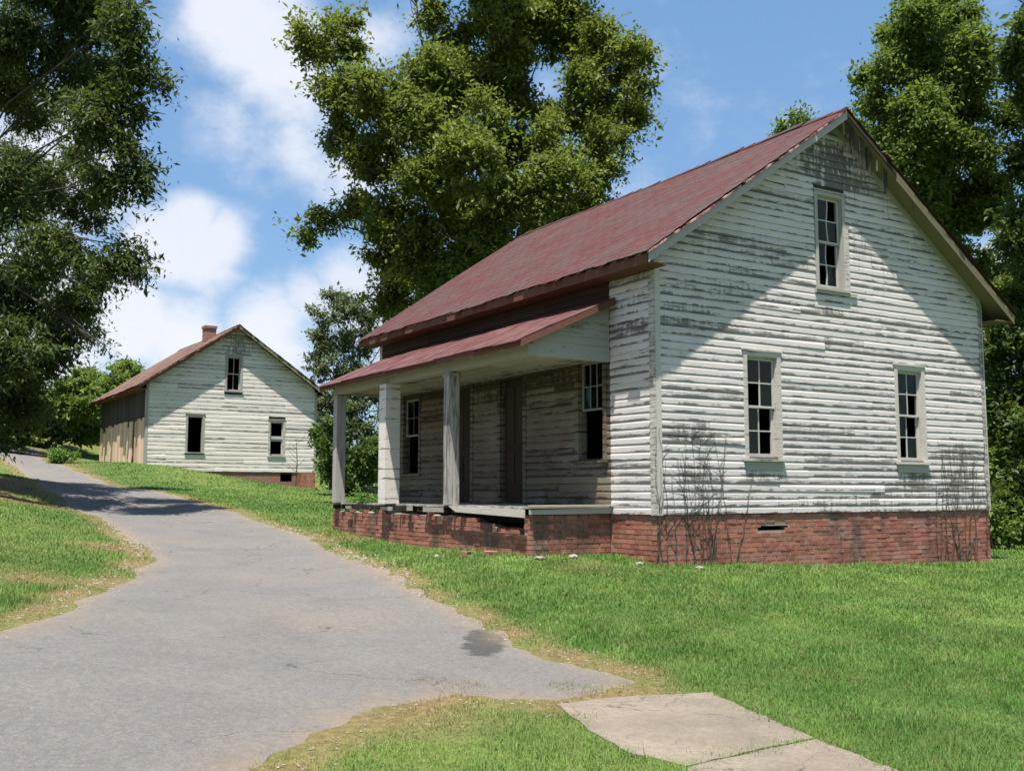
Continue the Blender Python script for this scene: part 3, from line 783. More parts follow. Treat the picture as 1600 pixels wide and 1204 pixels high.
def roof(h, og, oel, oer, mat_sh, seed=1, rag=0.0, soffit='moss_wood', left_rake='trim_grey', right_rake='moss_wood', gap=None):
    y0, y1 = -og, h.L+og
    T = .07   # deck thickness, vertical
    def rz(u): return h.HE+S_ROOF*(u if u < h.W/2 else h.W-u)
    deck = MB()
    for (ua, ub) in ((-oel, h.W/2), (h.W/2, h.W+oer)):
        za, zb = rz(ua), rz(ub)
        deck.hexa([(ua,y0+.025,za+.02),(ub,y0+.025,zb+.02),(ub,y1,zb+.02),(ua,y1,za+.02),(ua,y0+.025,za+.02+T),(ub,y0+.025,zb+.02+T),(ub,y1,zb+.02+T),(ua,y1,za+.02+T)])
    rf = deck.build('roof', M[soffit], h.root)
    base = .02+T+.002
    left = shingled(h, 'shingles', (-oel-.03, y0-.02, rz(-oel)-.02+base), (0, y1-y0+.04, 0), (h.W/2+oel+.03, 0, S_ROOF*(h.W/2+oel+.03)), 34, 36, mat_sh, seed=seed, rag=rag)
    right = shingled(h, 'shingles', (h.W+oer+.03, y0-.02, rz(h.W+oer)-.02+base), (0, y1-y0+.04, 0), (-(h.W/2+oer+.03), 0, S_ROOF*(h.W/2+oer+.03)), 34, 38, mat_sh, seed=seed+5, rag=rag)
    # ridge caps, one by one
    r = random.Random(seed); n = 34
    for k in range(n):
        a = y0+(y1-y0)*k/n; b = y0+(y1-y0)*(k+1.12)/n
        zr = h.HR+base+.05+r.uniform(-.008, .016)+.02*math.sin(a/10*7+1.3)
        mb = MB(); d = .13
        tt = r.uniform(-.006, .008)
        for sg in (-1, 1):
            mb.hexa([(h.W/2,a,zr),(h.W/2+sg*d,a,zr-d*S_ROOF),(h.W/2+sg*d,b,zr-d*S_ROOF-.012),(h.W/2,b,zr-.012),
                     (h.W/2,a,zr+.02+tt),(h.W/2+sg*d,a,zr-d*S_ROOF+.02+tt),(h.W/2+sg*d,b,zr-d*S_ROOF+.006),(h.W/2,b,zr+.006)])
        mb.build('ridge_cap', mat_sh, rf)
    # rake boards at the near gable end
    D = .135
    def rake(ua, ub, mat, d=D, yy=(y0-.002, y0+.023)):
        mb = MB(); za, zb = rz(ua)+.085, rz(ub)+.085
        mb.hexa([(ua,yy[0],za-d),(ub,yy[0],zb-d),(ub,yy[1],zb-d),(ua,yy[1],za-d),(ua,yy[0],za),(ub,yy[0],zb),(ub,yy[1],zb),(ua,yy[1],za)])
        mb.build('rake_board', M[mat], rf)
    rake(-oel, h.W/2-.004, left_rake)
    if gap: rake(h.W/2+gap[0], h.W/2+gap[1], 'dark_wood', .07); rake(h.W/2+gap[1]+.003, h.W+oer, right_rake, .17)
    else: rake(h.W/2+.004, h.W+oer, right_rake)
    # metal drip edge on the left rake, in bent lengths
    rd = random.Random(seed+2); ua = -oel-.02
    while ua < h.W/2-.25:
        ub = min(ua+rd.uniform(.5, 1.1), h.W/2-.05); za, zb = rz(ua)+base+.012, rz(ub)+base+.012; j0, j1 = rd.uniform(-.012, .015), rd.uniform(-.012, .015); w0 = rd.uniform(.02, .045)
        mb = MB()
        mb.hexa([(ua,y0-.03,za-.015+j0),(ub,y0-.03,zb-.015+j1),(ub,y0+w0,zb-.015+j1),(ua,y0+w0,za-.015+j0),(ua,y0-.03,za+.018+j0),(ub,y0-.03,zb+.018+j1),(ub,y0+w0,zb+.018+j1),(ua,y0+w0,za+.018+j0)])
        mb.build('drip_edge', M['drip_edge'], rf)
        ua = ub+rd.uniform(.01, .12)
    # far rakes, eave fascias, lookouts
    mb = MB()
    for (ua, ub) in ((-oel, h.W/2-.004), (h.W/2+.004, h.W+oer)):
        za, zb = rz(ua)+.085, rz(ub)+.085
        mb.hexa([(ua,y1+.001,za-D),(ub,y1+.001,zb-D),(ub,y1+.024,zb-D),(ua,y1+.024,za-D),(ua,y1+.001,za),(ub,y1+.001,zb),(ub,y1+.024,zb),(ua,y1+.024,za)])
    mb.build('rake_board', M['trim_grey'], rf)
    for u, sg in ((-oel, -1), (h.W+oer, 1)):
        mb = MB(); z = rz(u)+.088
        x0, x1 = sorted((u, u+sg*.022)); mb.box(x0, x1, y0+.03, y1, z-.15, z-.006); mb.build('fascia', M['red_soffit'], rf)
    # boxed soffit along the left eave
    mb = MB(); mb.box(-oel+.002, -.025, y0+.03, y1-.03, rz(-oel)-.055, rz(-oel)-.03); mb.build('soffit', M['red_soffit'], rf)
    mb = MB()
    mb.box(h.W+.03, h.W+oer-.002, y0+.03, y1-.03, rz(h.W+oer)-.055, rz(h.W+oer)-.03); mb.build('soffit', M['moss_wood'], rf)
    return rf

BRK = []   # (x, y, z, rot, length) in house space
def brick_rows(h, fr, a0, a1, ztop, zbot_fn, skip=lambda a, z: False, seed=1, off=.0):
    r = random.Random(seed); bl, bh, g = .203, .064, .0105
    for j in range(int((ztop+1.35)/(bh+g))):
        zc = ztop-.006-(j+.5)*(bh+g)
        x = a0 + (-(bl+g)/2 if j % 2 else 0)
        while x < a1-.01:
            s0, s1 = max(x, a0), min(x+bl, a1)
            if s1-s0 > .03:
                c = (s0+s1)/2
                if zc+bh/2 > zbot_fn(c) and not skip(c, zc):
                    BRK.append((fr, c, zc, s1-s0, r.uniform(-.004, .006)+off, r.uniform(-.01, .01)))
            x += bl+g

HX, HY, HA = 2.143, 15.308, .556
def gl(u, v): return (HX+u*math.cos(HA)-v*math.sin(HA), HY+u*math.sin(HA)+v*math.cos(HA))
def gz(u, v):
    x, y = gl(u, v); return zt(x, y)

def build_main():
    root = empty('farmhouse', (HX, HY, 0), HA)
    tag(root, 'large white clapboard house with red roof and sagging front porch, nearest on the right', 'house')
    h = House(root)
    p0, p1 = 1.107, 8.588
    GW = [(1.877, 2.547, .889, 2.505), (5.56, 6.23, .889, 2.505), (3.62, 4.235, 3.817, 5.416)]
    FW = [(1.27, 1.93, .87, 2.47), (7.80, 8.53, .74, 2.35)]
    FD = [(3.65, 4.43, .15, 2.40), (5.56, 6.34, .15, 2.37)]
    RW = [(2.2, 2.9, .9, 2.5), (5.3, 6.0, .9, 2.5)]
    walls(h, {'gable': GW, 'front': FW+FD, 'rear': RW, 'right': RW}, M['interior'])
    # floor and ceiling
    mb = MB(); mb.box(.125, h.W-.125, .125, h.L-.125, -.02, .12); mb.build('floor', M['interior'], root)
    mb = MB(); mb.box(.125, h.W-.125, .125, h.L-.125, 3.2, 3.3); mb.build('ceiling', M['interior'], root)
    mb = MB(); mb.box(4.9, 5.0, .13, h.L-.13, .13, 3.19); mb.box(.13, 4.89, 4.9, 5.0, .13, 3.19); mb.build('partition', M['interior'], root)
    # siding
    cz = lambda q, c=.082: (q[0]-c, q[1]+c, q[2]-.06, q[3]+c+.03)
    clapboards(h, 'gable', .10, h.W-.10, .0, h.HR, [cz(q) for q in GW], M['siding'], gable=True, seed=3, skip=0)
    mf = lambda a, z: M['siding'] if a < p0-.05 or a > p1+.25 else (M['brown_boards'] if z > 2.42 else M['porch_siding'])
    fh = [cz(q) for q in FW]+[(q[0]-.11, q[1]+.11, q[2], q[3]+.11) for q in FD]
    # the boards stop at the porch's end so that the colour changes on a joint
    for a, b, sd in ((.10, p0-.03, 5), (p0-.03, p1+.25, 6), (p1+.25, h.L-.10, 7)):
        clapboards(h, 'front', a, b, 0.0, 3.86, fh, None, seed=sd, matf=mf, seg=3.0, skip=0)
    mb = MB()
    for fr, hi in (('rear', h.W), ('right', h.L)):
        for i in range(30):
            z = i*.131
            segs = [(.1, hi-.1)] if not (.85 < z < 2.55) else [(.1, 2.1), (3.0, 5.2), (6.1, hi-.1)]
            for s0, s1 in segs: h.fb(mb, fr, s0, s1, .003, .0165, z, z+.14, None, None, .0075)
    o = mb.build('rear_siding', M['siding'], root); o['kind'] = 'stuff'
    # corner boards, frieze, water table
    def corner(x0, x1, y0_, y1_):
        mb = MB(); mb.box(x0, x1, y0_, y1_, -.012, 3.93); mb.build('corner_board', M['trim'], root)
    corner(.0, .099, -.028, -.003); corner(-.028, -.003, -.028, .099)
    corner(h.W-.099, h.W, -.028, -.003); corner(h.W+.003, h.W+.028, -.028, .099)
    corner(-.028, -.003, h.L-.099, h.L+.028); corner(0, .099, h.L+.003, h.L+.028); corner(h.W+.003, h.W+.028, h.L-.099, h.L+.028)
    # gable frieze boards under the roof
    for sg in (0, 1):
        mb = MB(); U = lambda q: q if sg == 0 else h.W-q
        ua, ub = .0, h.W/2-.002
        mb.hexa([(U(ua),-.030,h.top(ua)-.12),(U(ub),-.030,h.top(ub)-.12),(U(ub),-.018,h.top(ub)-.12),(U(ua),-.018,h.top(ua)-.12),
                 (U(ua),-.030,h.top(ua)+.015),(U(ub),-.030,h.top(ub)+.015),(U(ub),-.018,h.top(ub)+.015),(U(ua),-.018,h.top(ua)+.015)])
        mb.build('frieze_board', M['trim_grey'] if sg == 0 else M['trim_grey'], root)
    # frieze under the front eave, red brown
    mb = MB(); h.fb(mb, 'front', .0, h.L, .003, .03, 3.78, 3.93); mb.build('frieze_board', M['red_soffit'], root)
    # windows
    window(h, 'gable', *GW[0], missing=[(0, 1, 1), (0, 1, 0), (1, 0, 0)], casing=.085, seed=1)
    window(h, 'gable', *GW[1], missing=[(0, 0, 0), (1, 1, 0), (0, 1, 1)], casing=.085, seed=2)
    window(h, 'gable', *GW[2], crooked=.016, missing=[(0, 0, 0), (1, 1, 1), (0, 1, 1)], apron=False, casing=.07, seed=3, mat='trim_grey')
    # a loose casing board standing off the right of the attic window
    mb = MB(); h.fb(mb, 'gable', 4.25, 4.37, .036, .055, 3.74, 4.92, 4.235, 4.355); mb.build('loose_casing', M['trim'], root)
    mb = MB(); h.fb(mb, 'gable', 3.50, 4.52, .02, .05, 3.70, 3.755, 3.5, 4.55); mb.build('ledge_board', M['trim_grey'], root)
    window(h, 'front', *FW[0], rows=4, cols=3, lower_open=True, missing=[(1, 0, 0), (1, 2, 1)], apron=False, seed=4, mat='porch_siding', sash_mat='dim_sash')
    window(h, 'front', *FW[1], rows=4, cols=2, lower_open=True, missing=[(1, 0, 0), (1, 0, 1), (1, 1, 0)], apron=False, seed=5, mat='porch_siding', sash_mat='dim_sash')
    for q in RW:
        window(h, 'rear', *q, apron=False, seed=6); window(h, 'right', *q, apron=False, seed=7)
    door(h, 'front', *FD[0]); door(h, 'front', *FD[1])
    roof(h, .37, .38, .54, M['roof_red'], seed=4, rag=.5, gap=(.02, 1.25))
    # purlin ends and torn boards hanging in the broken right rake
    r = random.Random(9)
    for k in range(9):
        u = 4.12+.14*k+r.uniform(-.04, .04); z = h.top(u)+.02
        ln = r.uniform(.12, .5)
        mb = MB(); y = -.26+r.uniform(0, .04)
        w_ = r.uniform(.008, .02)
        mb.hexa([(u-w_,y,z-ln),(u+w_,y,z-ln),(u+w_,y+.014,z-ln),(u-w_,y+.014,z-ln),(u-w_+r.uniform(-.04,.04),y,z),(u+w_+.01,y,z),(u+w_+.01,y+.014,z),(u-w_,y+.014,z)])
        mb.build('torn_board', M['dark_wood' if k % 3 else 'pale_board'], root)
    # ---- foundation: mortar core, then bricks one by one
    core = MB()
    vent = (2.06, 2.74, -.275, -.20)
    zb = -1.5
    Z1 = -.02
    for a, b, z0, z1 in ((.012, vent[0], zb, Z1), (vent[1], h.W-.012, zb, Z1), (vent[0], vent[1], zb, vent[2]), (vent[0], vent[1], vent[3], Z1)):
        h.fb(core, 'gable', a, b, -.2, -.006, z0, z1)
    h.fb(core, 'front', .21, h.L-.012, -.2, -.006, zb, Z1); h.fb(core, 'right', .21, h.L-.012, -.2, -.012, zb, Z1); h.fb(core, 'rear', .21, h.W-.21, -.2, -.012, zb, Z1)
    # porch wall: end wall (towards the gable) and long wall, broken down near the end
    PF = 1.50
    def wedge(v):
        if v < 1.30: return 0.0
        return -.27+.25*min(1, max(0, (v-1.30)/2.0))+.02*math.sin(v*9)
    core.box(-PF+.012, -.02, p0+.012, p0+.20, zb, Z1)
    n = 30
    for k in range(n):
        va = p0+.212+(8.9-p0-.212)*k/n; vb = p0+.212+(8.9-p0-.212)*(k+1)/n
        w0, w1 = min(Z1, wedge(va)-.05), min(Z1, wedge(vb)-.05)
        core.hexa([(-PF+.012,va,zb),(-PF+.2,va,zb),(-PF+.2,vb,zb),(-PF+.012,vb,zb),(-PF+.012,va,w0),(-PF+.2,va,w0),(-PF+.2,vb,w1),(-PF+.012,vb,w1)])
    fnd = core.build('foundation', M['mortar'], root)
    brick_rows(h, 'gable', 0, h.W, .0, lambda a: gz(a, 0)-.06, skip=lambda a, z: vent[0]-.02 < a < vent[1]+.02 and vent[2]-.03 < z < vent[3]+.03, seed=1)
    brick_rows(h, 'front', .0, p0-.01, .0, lambda a: gz(0, a)-.06, seed=2)
    brick_rows(h, 'pend', .02, PF, .0, lambda a: gz(-a, p0)-.06, seed=3)
    rb = random.Random(4)
    brick_rows(h, 'pfront', p0, 8.9, .0, lambda a: gz(-PF, a)-.06, skip=lambda a, z: z > wedge(a)-.03 or (a > 3 and z > -.09 and rb.random() < .35), seed=5)
    def place(b):
        fr, a, z, ln, o, rz_ = b
        if fr == 'gable': return (a, -o, z), 0.
        if fr == 'front': return (-o, a, z), math.pi/2
        if fr == 'pend': return (-a, p0-o, z), 0.
        return (-PF-o, a, z), math.pi/2
    def camd(b):
        (x, y, z), q = place(b); g = gl(x, y)
        f = 1.0 if b[0] in ('gable', 'pend') else 1.8
        return math.hypot(*g)*f
    BRK.sort(key=camd)
    uni = {}
    def brick_mesh(ln):
        key = round(ln, 2)
        if key not in uni:
            mb = MB(); c = .002; L2, D2, H2 = key/2, .045, .032
            mb.hexa([(-L2+c,-.0,-H2+c),(L2-c,-.0,-H2+c),(L2,.05,-H2),(-L2,.05,-H2),(-L2+c,-.0,H2-c),(L2-c,-.0,H2-c),(L2,.05,H2),(-L2,.05,H2)])
            uni[key] = mb.mesh('brick')
            uni[key].materials.append(M['brick_clay'])
        return uni[key]
    rest_v, rest_f, rest_c = [], [], []
    for i, b in enumerate(BRK):
        loc, rz_ = place(b)
        # outward face is local -Y; on the front walls outward is -X
        rot = 0. if rz_ == 0 else -math.pi/2
        if i < 300:
            o = link_mesh('brick', brick_mesh(b[3]), None, fnd)
            o.location = loc; o.rotation_euler = (0, 0, rot+b[5])
        else:
            L2, H2 = b[3]/2, .032; k = len(rest_v)
            mt = Matrix.Translation(loc) @ Matrix.Rotation(rot+b[5], 4, 'Z')
            for q in [(-L2,0,-H2),(L2,0,-H2),(L2,.05,-H2),(-L2,.05,-H2),(-L2,0,H2),(L2,0,H2),(L2,.05,H2),(-L2,.05,H2)]: rest_v.append(tuple(mt @ Vector(q)))
            rest_f += [(k,k+3,k+2,k+1),(k+4,k+5,k+6,k+7),(k,k+1,k+5,k+4),(k+1,k+2,k+6,k+5),(k+3,k,k+4,k+7),(k+4,k+5,k+6,k+7)]
            t_ = random.random(); rest_c += [(t_,)*3]*8
    if rest_v:
        o = mesh_np('brick_courses', np.array(rest_v), np.array(rest_f), M['brick_clay_joined'], fnd, np.array(rest_c)); o['kind'] = 'stuff'
    # earth under the porch seen through the gap
    mb = MB(); mb.box(-1.28, -.03, p0+.22, 8.85, -1.4, -.22); mb.build('crawl_earth', M['clay_earth'], root)
    # ---- porch
    ph = MB(); ph.box(-1.40, -.02, 1.15, 8.85, .03, .08)        # joist bed under the planks
    for k in range(22):
        v = 1.3+k*.35; ph.box(-1.57+.05*((k*5) % 3)/2, -1.40, v, v+.05, -.015, .079)
    porch = ph.build('porch', M['dark_wood'], root)
    r = random.Random(12); v = p0+.01
    while v < 8.85:
        w_ = .125
        e = r.uniform(-.05, .07) if v < 3.4 else r.uniform(-.05, .30)
        if r.random() < .05 and v > 4: v += w_+.006; continue
        mb = MB(); dz = r.uniform(-.006, .006)
        mb.box(-1.54+e, -.022, v, v+w_, .082+dz, .115+dz); mb.build('deck_plank', M['deck_wood'], porch)
        v += w_+.006
    # edge boards: end board, near fascia board hanging, broken bits further on
    mb = MB(); mb.hexa([(-1.55,p0-.05,.0),(-.03,p0-.05,.0),(-.03,p0-.018,.0),(-1.55,p0-.018,.0),(-1.55,p0-.05,.07),(-.03,p0-.05,.095),(-.03,p0-.018,.095),(-1.55,p0-.018,.07)]); mb.build('edge_board', M['deck_wood'], porch)
    mb = MB(); mb.box(-1.55, -.03, p0-.10, p0+.0, .118, .14); mb.build('edge_board', M['deck_wood'], porch)
    mb = MB(); P_ = [(-1.61,1.14,-.045),(-1.585,1.14,-.045),(-1.585,3.25,.005),(-1.61,3.25,.005),(-1.61,1.14,.075),(-1.585,1.14,.075),(-1.585,3.5,.10),(-1.61,3.5,.10)]
    mb.hexa(P_); mb.build('edge_board', M['pale_board'], porch)
    for a, b, z0, z1 in ((3.75, 4.5, -.01, .07), (4.95, 5.15, .0, .08), (5.8, 6.3, -.01, .06), (7.75, 8.0, .0, .05)):
        mb = MB(); mb.box(-1.585, -1.56, a, b, z0, z1); mb.build('edge_board', M['deck_wood'], porch)
    # posts
    for k, (hw, m_) in enumerate(((.10, 'post_paint'), (.15, 'siding_far'), (.10, 'post_paint'))):
        v = p1+(p0-p1)*k/3 if k else p1
        mb = MB(); mb.box(-1.505-hw, -1.505+hw, v-hw, v+hw, .117, 2.388)
        if k != 1:
            mb.box(-1.505-hw-.02, -1.505+hw+.02, v-hw-.02, v+hw+.02, 2.30, 2.36)
        mb.build('post', M[m_], porch)
    # beam, end beam, ceiling boards, rafters
    mb = MB(); mb.box(-1.58, -1.43, p0-.05, p1+.1, 2.39, 2.575); mb.build('beam', M['beam_paint'], porch)
    mb = MB(); mb.box(-1.425, -.03, p0-.045, p0+.06, 2.39, 2.50); mb.build('beam', M['beam_paint'], porch)
    mb = MB(); mb.box(-1.425, -.03, p1-.02, p1+.08, 2.39, 2.50); mb.build('beam', M['beam_paint'], porch)
    u = -1.42
    while u < -.05:
        mb = MB(); mb.box(u, u+.088, p0+.063, p1-.023, 2.44+random.uniform(-.002, .002), 2.455); mb.build('ceiling_board', M['beam_paint'], porch); u += .092
    # porch roof (tin) and its near gable
    zo, zi = 2.60, 3.40; uo = -1.80
    sl = (zi-zo)/(0-uo-.03)
    ya, yb = .93, 8.97
    mb = MB(); mb.hexa([(uo,ya,zo-.03),(-.03,ya,zi-.03),(-.03,yb,zi-.03),(uo,yb,zo-.03),(uo,ya,zo),(-.03,ya,zi),(-.03,yb,zi),(uo,yb,zo)])
    prf = mb.build('porch_roof', M['beam_paint'], porch)
    r = random.Random(2); nsh = 12
    for k in range(nsh):
        a = ya-.02+(yb-ya+.04)*k/nsh; b = ya-.02+(yb-ya+.04)*(k+1)/nsh+.03
        ex = r.uniform(0, .05); li = .003+.003*(k % 2)
        if k >= nsh-2: ex += r.uniform(.0, .08)
        mb = MB(); m_ = 6
        for q in range(m_):
            u0 = uo-.04-ex+(-.035-uo+.04+ex)*q/m_; u1 = uo-.04-ex+(-.035-uo+.04+ex)*(q+1)/m_
            z0 = zi+sl*u0+li+.012+.010*math.sin(q+k); z1 = zi+sl*u1+li+.012+.010*math.sin(q+1+k)
            mb.hexa([(u0,a,z0),(u1,a,z1),(u1,b,z1),(u0,b,z0),(u0,a,z0+.012),(u1,a,z1+.012),(u1,b,z1+.012),(u0,b,z0+.012)])
        mb.build('tin_sheet', M['porch_tin'], porch)
    mb = MB(); mb.box(uo-.025, uo-.003, ya, yb, zo-.10, zo-.004); mb.build('fascia', M['red_soffit'], porch)
    mb = MB(); mb.hexa([(uo,ya-.018,zo-.11),(-.03,ya-.018,zi-.11),(-.03,ya-.002,zi-.11),(uo,ya-.002,zo-.11),(uo,ya-.018,zo-.004),(-.03,ya-.018,zi-.004),(-.03,ya-.002,zi-.004),(uo,ya-.018+.016,zo-.004)])
    mb.build('rake_board', M['red_soffit'], porch)
    for k in range(8):
        z0 = 2.50+k*.125; z1 = z0+.125
        ul = lambda z: max(-1.50, (z-zi+.05)/sl)
        if ul(z1) > -.06: break
        mb = MB(); mb.hexa([(ul(z0),p0-.04,z0),(-.03,p0-.04,z0),(-.03,p0-.02,z0),(ul(z0),p0-.02,z0),(ul(z1),p0-.028,z1+.012),(-.03,p0-.028,z1+.012),(-.03,p0-.02,z1+.012),(ul(z1),p0-.02,z1+.012)])
        mb.build('clapboard', M['beam_paint'], porch)
    for k in range(9):   # rafter tails
        v = ya+.5+k*.95; mb = MB()
        mb.hexa([(uo+.003,v,zo-.12),(-1.6,v,zi+sl*-1.6-.13),(-1.6,v+.05,zi+sl*-1.6-.13),(uo+.003,v+.05,zo-.12),(uo+.003,v,zo-.032),(-1.6,v,zi+sl*-1.6-.032),(-1.6,v+.05,zi+sl*-1.6-.032),(uo+.003,v+.05,zo-.032)])
        mb.build('rafter_tail', M['trim_grey'], porch)
    return h
MAIN = build_main()

H2X, H2Y, H2A, H2Z = -16.474, 46.101, .57, 1.27
def build_far():
    root = empty('far_house', (H2X, H2Y, H2Z), H2A)
    tag(root, 'abandoned white house with brick chimney and rusty roof, farther up the road', 'house')
    h = House(root)
    GW = [(1.877, 2.547, .889, 2.505), (5.79, 6.44, .80, 2.40), (3.62, 4.27, 3.80, 5.40)]
    walls(h, {'gable': GW}, M['interior'])
    mb = MB(); mb.box(.125, h.W-.125, .125, h.L-.125, -.02, .10); mb.build('floor', M['interior'], root)
    mb = MB(); mb.box(.125, h.W-.125, .125, h.L-.125, 3.2, 3.3); mb.build('ceiling', M['interior'], root)
    cz = lambda q, c=.10: (q[0]-c, q[1]+c, q[2]-.06, q[3]+c+.03)
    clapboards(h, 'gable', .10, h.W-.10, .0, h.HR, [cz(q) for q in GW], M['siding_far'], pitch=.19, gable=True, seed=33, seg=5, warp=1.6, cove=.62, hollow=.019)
    window(h, 'gable', *GW[0], no_sash=True, apron=False, mat='trim_grey', seed=1)
    window(h, 'gable', *GW[1], missing=[(0, 0, 0), (1, 0, 0)], apron=False, mat='trim', rows=2, cols=1, rail=.10, seed=2)
    window(h, 'gable', *GW[2], missing=[(0, 0, 0), (1, 1, 0), (1, 0, 0)], apron=False, mat='trim_grey', rows=2, cols=2, seed=3)
    for x0, x1, y0_, y1_ in ((0, .099, -.03, -.003), (-.03, -.003, -.03, .099), (h.W-.099, h.W, -.03, -.003), (h.W+.003, h.W+.03, -.03, .099)):
        mb = MB(); mb.box(x0, x1, y0_, y1_, -.02, 3.93); mb.build('corner_board', M['trim_grey'], root)
    # long side: bare upright boards with dark gaps
    r = random.Random(5); v = .12
    while v < h.L-.1:
        w_ = r.uniform(.22, .38)
        if r.random() > .14:
            mb = MB(); zt_ = r.choice([2.3, 2.35, 2.4, 2.1, 2.4]); mb.box(-.045, -.003, v, v+w_, r.choice([-.9, -.8, -.6]), zt_); mb.build('upright_board', M['orange_boards'], root)
        v += w_+r.uniform(.01, .1)
    v = .12  # upper row in dark wood: the eave's shade put into the boards' colour
    while v < h.L-.1:
        mb = MB(); mb.box(-.03, -.003, v, v+.3, 2.45, 3.9); mb.build('upright_board', M['dark_wood'], root); v += .31
    for fr, hi in (('rear', h.W), ('right', h.L)):
        mb = MB()
        for i in range(21): h.fb(mb, fr, .1, hi-.1, .003, .02, i*.19, i*.19+.2, None, None, .008)
        o = mb.build('rear_siding', M['siding_far'], root); o['kind'] = 'stuff'
    roof(h, .38, .42, .30, M['roof_rust'], seed=14, rag=2.0, left_rake='red_soffit', right_rake='moss_wood', soffit='dark_wood')
    # brick base; darker pier at the right end
    mb = MB(); h.fb(mb, 'gable', .02, 6.35, -.2, -.012, -1.9, -.025)
    h.fb(mb, 'gable', 6.95, h.W-.9, -.2, -.012, -1.9, -.025); h.fb(mb, 'gable', 6.36, 6.94, -.2, -.012, -1.9, -.45)
    h.fb(mb, 'right', .21, h.L, -.2, -.012, -2.2, -.025); h.fb(mb, 'front', .21, h.L, -.2, -.012, -1.5, -.025); h.fb(mb, 'rear', .2, h.W-.2, -.2, -.01, -2.0, -.025)
    mb.build('foundation', M['far_brick'], root)
    mb = MB(); h.fb(mb, 'gable', h.W-.89, h.W+.012, -.2, .02, -1.9, -.022); mb.build('brick_pier', M['brick_clay'], root)
    # chimney behind the ridge
    mb = MB(); cx, cy = 3.6, 3.0
    mb.box(cx-.27, cx+.27, cy-.27, cy+.27, 5.2, 7.12); mb.box(cx-.31, cx+.31, cy-.31, cy+.31, 7.122, 7.25)
    mb.build('chimney', M['far_brick'], root)
build_far()

# ------------------------------------------------------------------ trees
def leaf_cloud(blobs, nclump, nleaf, size, seed, droop=.2, spread=1.0, asp=.48):
    """Leaves as bent rhombs, gathered into sprays that fill the blobs' outer shells."""
    r = np.random.default_rng(seed)
    vol = np.array([b[3]**2.2 for b in blobs]); pr = vol/vol.sum()
    ids = r.choice(len(blobs), nclump, p=pr)
    B = np.array([[*b[:4]] for b in blobs], float)[ids]
    K = 9
    sd_ = r.normal(size=(len(blobs), K, 3)); sd_ /= np.linalg.norm(sd_, axis=2)[:, :, None]
    sub = r.integers(0, K, nclump)
    R0 = B[:, 3].copy()
    B[:, :3] += sd_[ids, sub]*(R0*.62)[:, None]
    B[:, 3] = R0*(.30+.16*((sub*7+ids*3) % 5)/4)
    d = r.normal(size=(nclump, 3)); d[:, 2] = np.where(r.uniform(0, 1, nclump) < .35, np.abs(d[:, 2]), d[:, 2]); d /= np.linalg.norm(d, axis=1)[:, None]
    rad = B[:, 3]*(r.uniform(0, 1, nclump)**.42)*1.04
    cc = B[:, :3]+d*rad[:, None]*np.array([1, 1, .85])
    cr = r.uniform(.10, .44, nclump)*spread
    n = nclump*nleaf
    ci = np.repeat(np.arange(nclump), nleaf)
    # sprays stretch outwards from the blob's heart and hang a little
    out = d[ci]; tt = r.uniform(-1, 1.2, n)[:, None]*cr[ci][:, None]
    P = cc[ci]+out*tt+np.clip(r.normal(size=(n, 3)), -1.7, 1.7)*cr[ci][:, None]*np.array([.42, .42, .28])
    P[:, 2] -= droop*np.abs(tt[:, 0])
    dirv = out*.6+r.normal(size=(n, 3))*.75; dirv[:, 2] -= droop*1.4
    dirv /= np.linalg.norm(dirv, axis=1)[:, None]
    up = np.array([0, 0, 1.])+r.normal(size=(n, 3))*.62
    side = np.cross(dirv, up); side /= np.linalg.norm(side, axis=1)[:, None]+1e-9
    nrm = np.cross(side, dirv)
    s = size*(r.uniform(.45, 1.5, n)*np.clip(1+.25*r.normal(size=nclump)[ci], .6, 1.5))[:, None]
    a = P; c = P+dirv*s; m = P+dirv*s*.45
    b1 = m+side*s*asp*.5+nrm*s*.07; b2 = m-side*s*asp*.5+nrm*s*.07
    V = np.stack([a, b1, c, b2], 1).reshape(-1, 3)
    F = np.arange(4*n).reshape(-1, 4)
    tn = np.clip(r.normal(.45, .22, nclump)[ci]+r.normal(0, .16, n), 0, 1)
    yel = (r.uniform(0, 1, nclump) < .05)[ci]; tn = np.where(yel, 1, tn)
    col = np.repeat(np.stack([tn]*3, 1), 4, axis=0)
    return V, F, col, cc

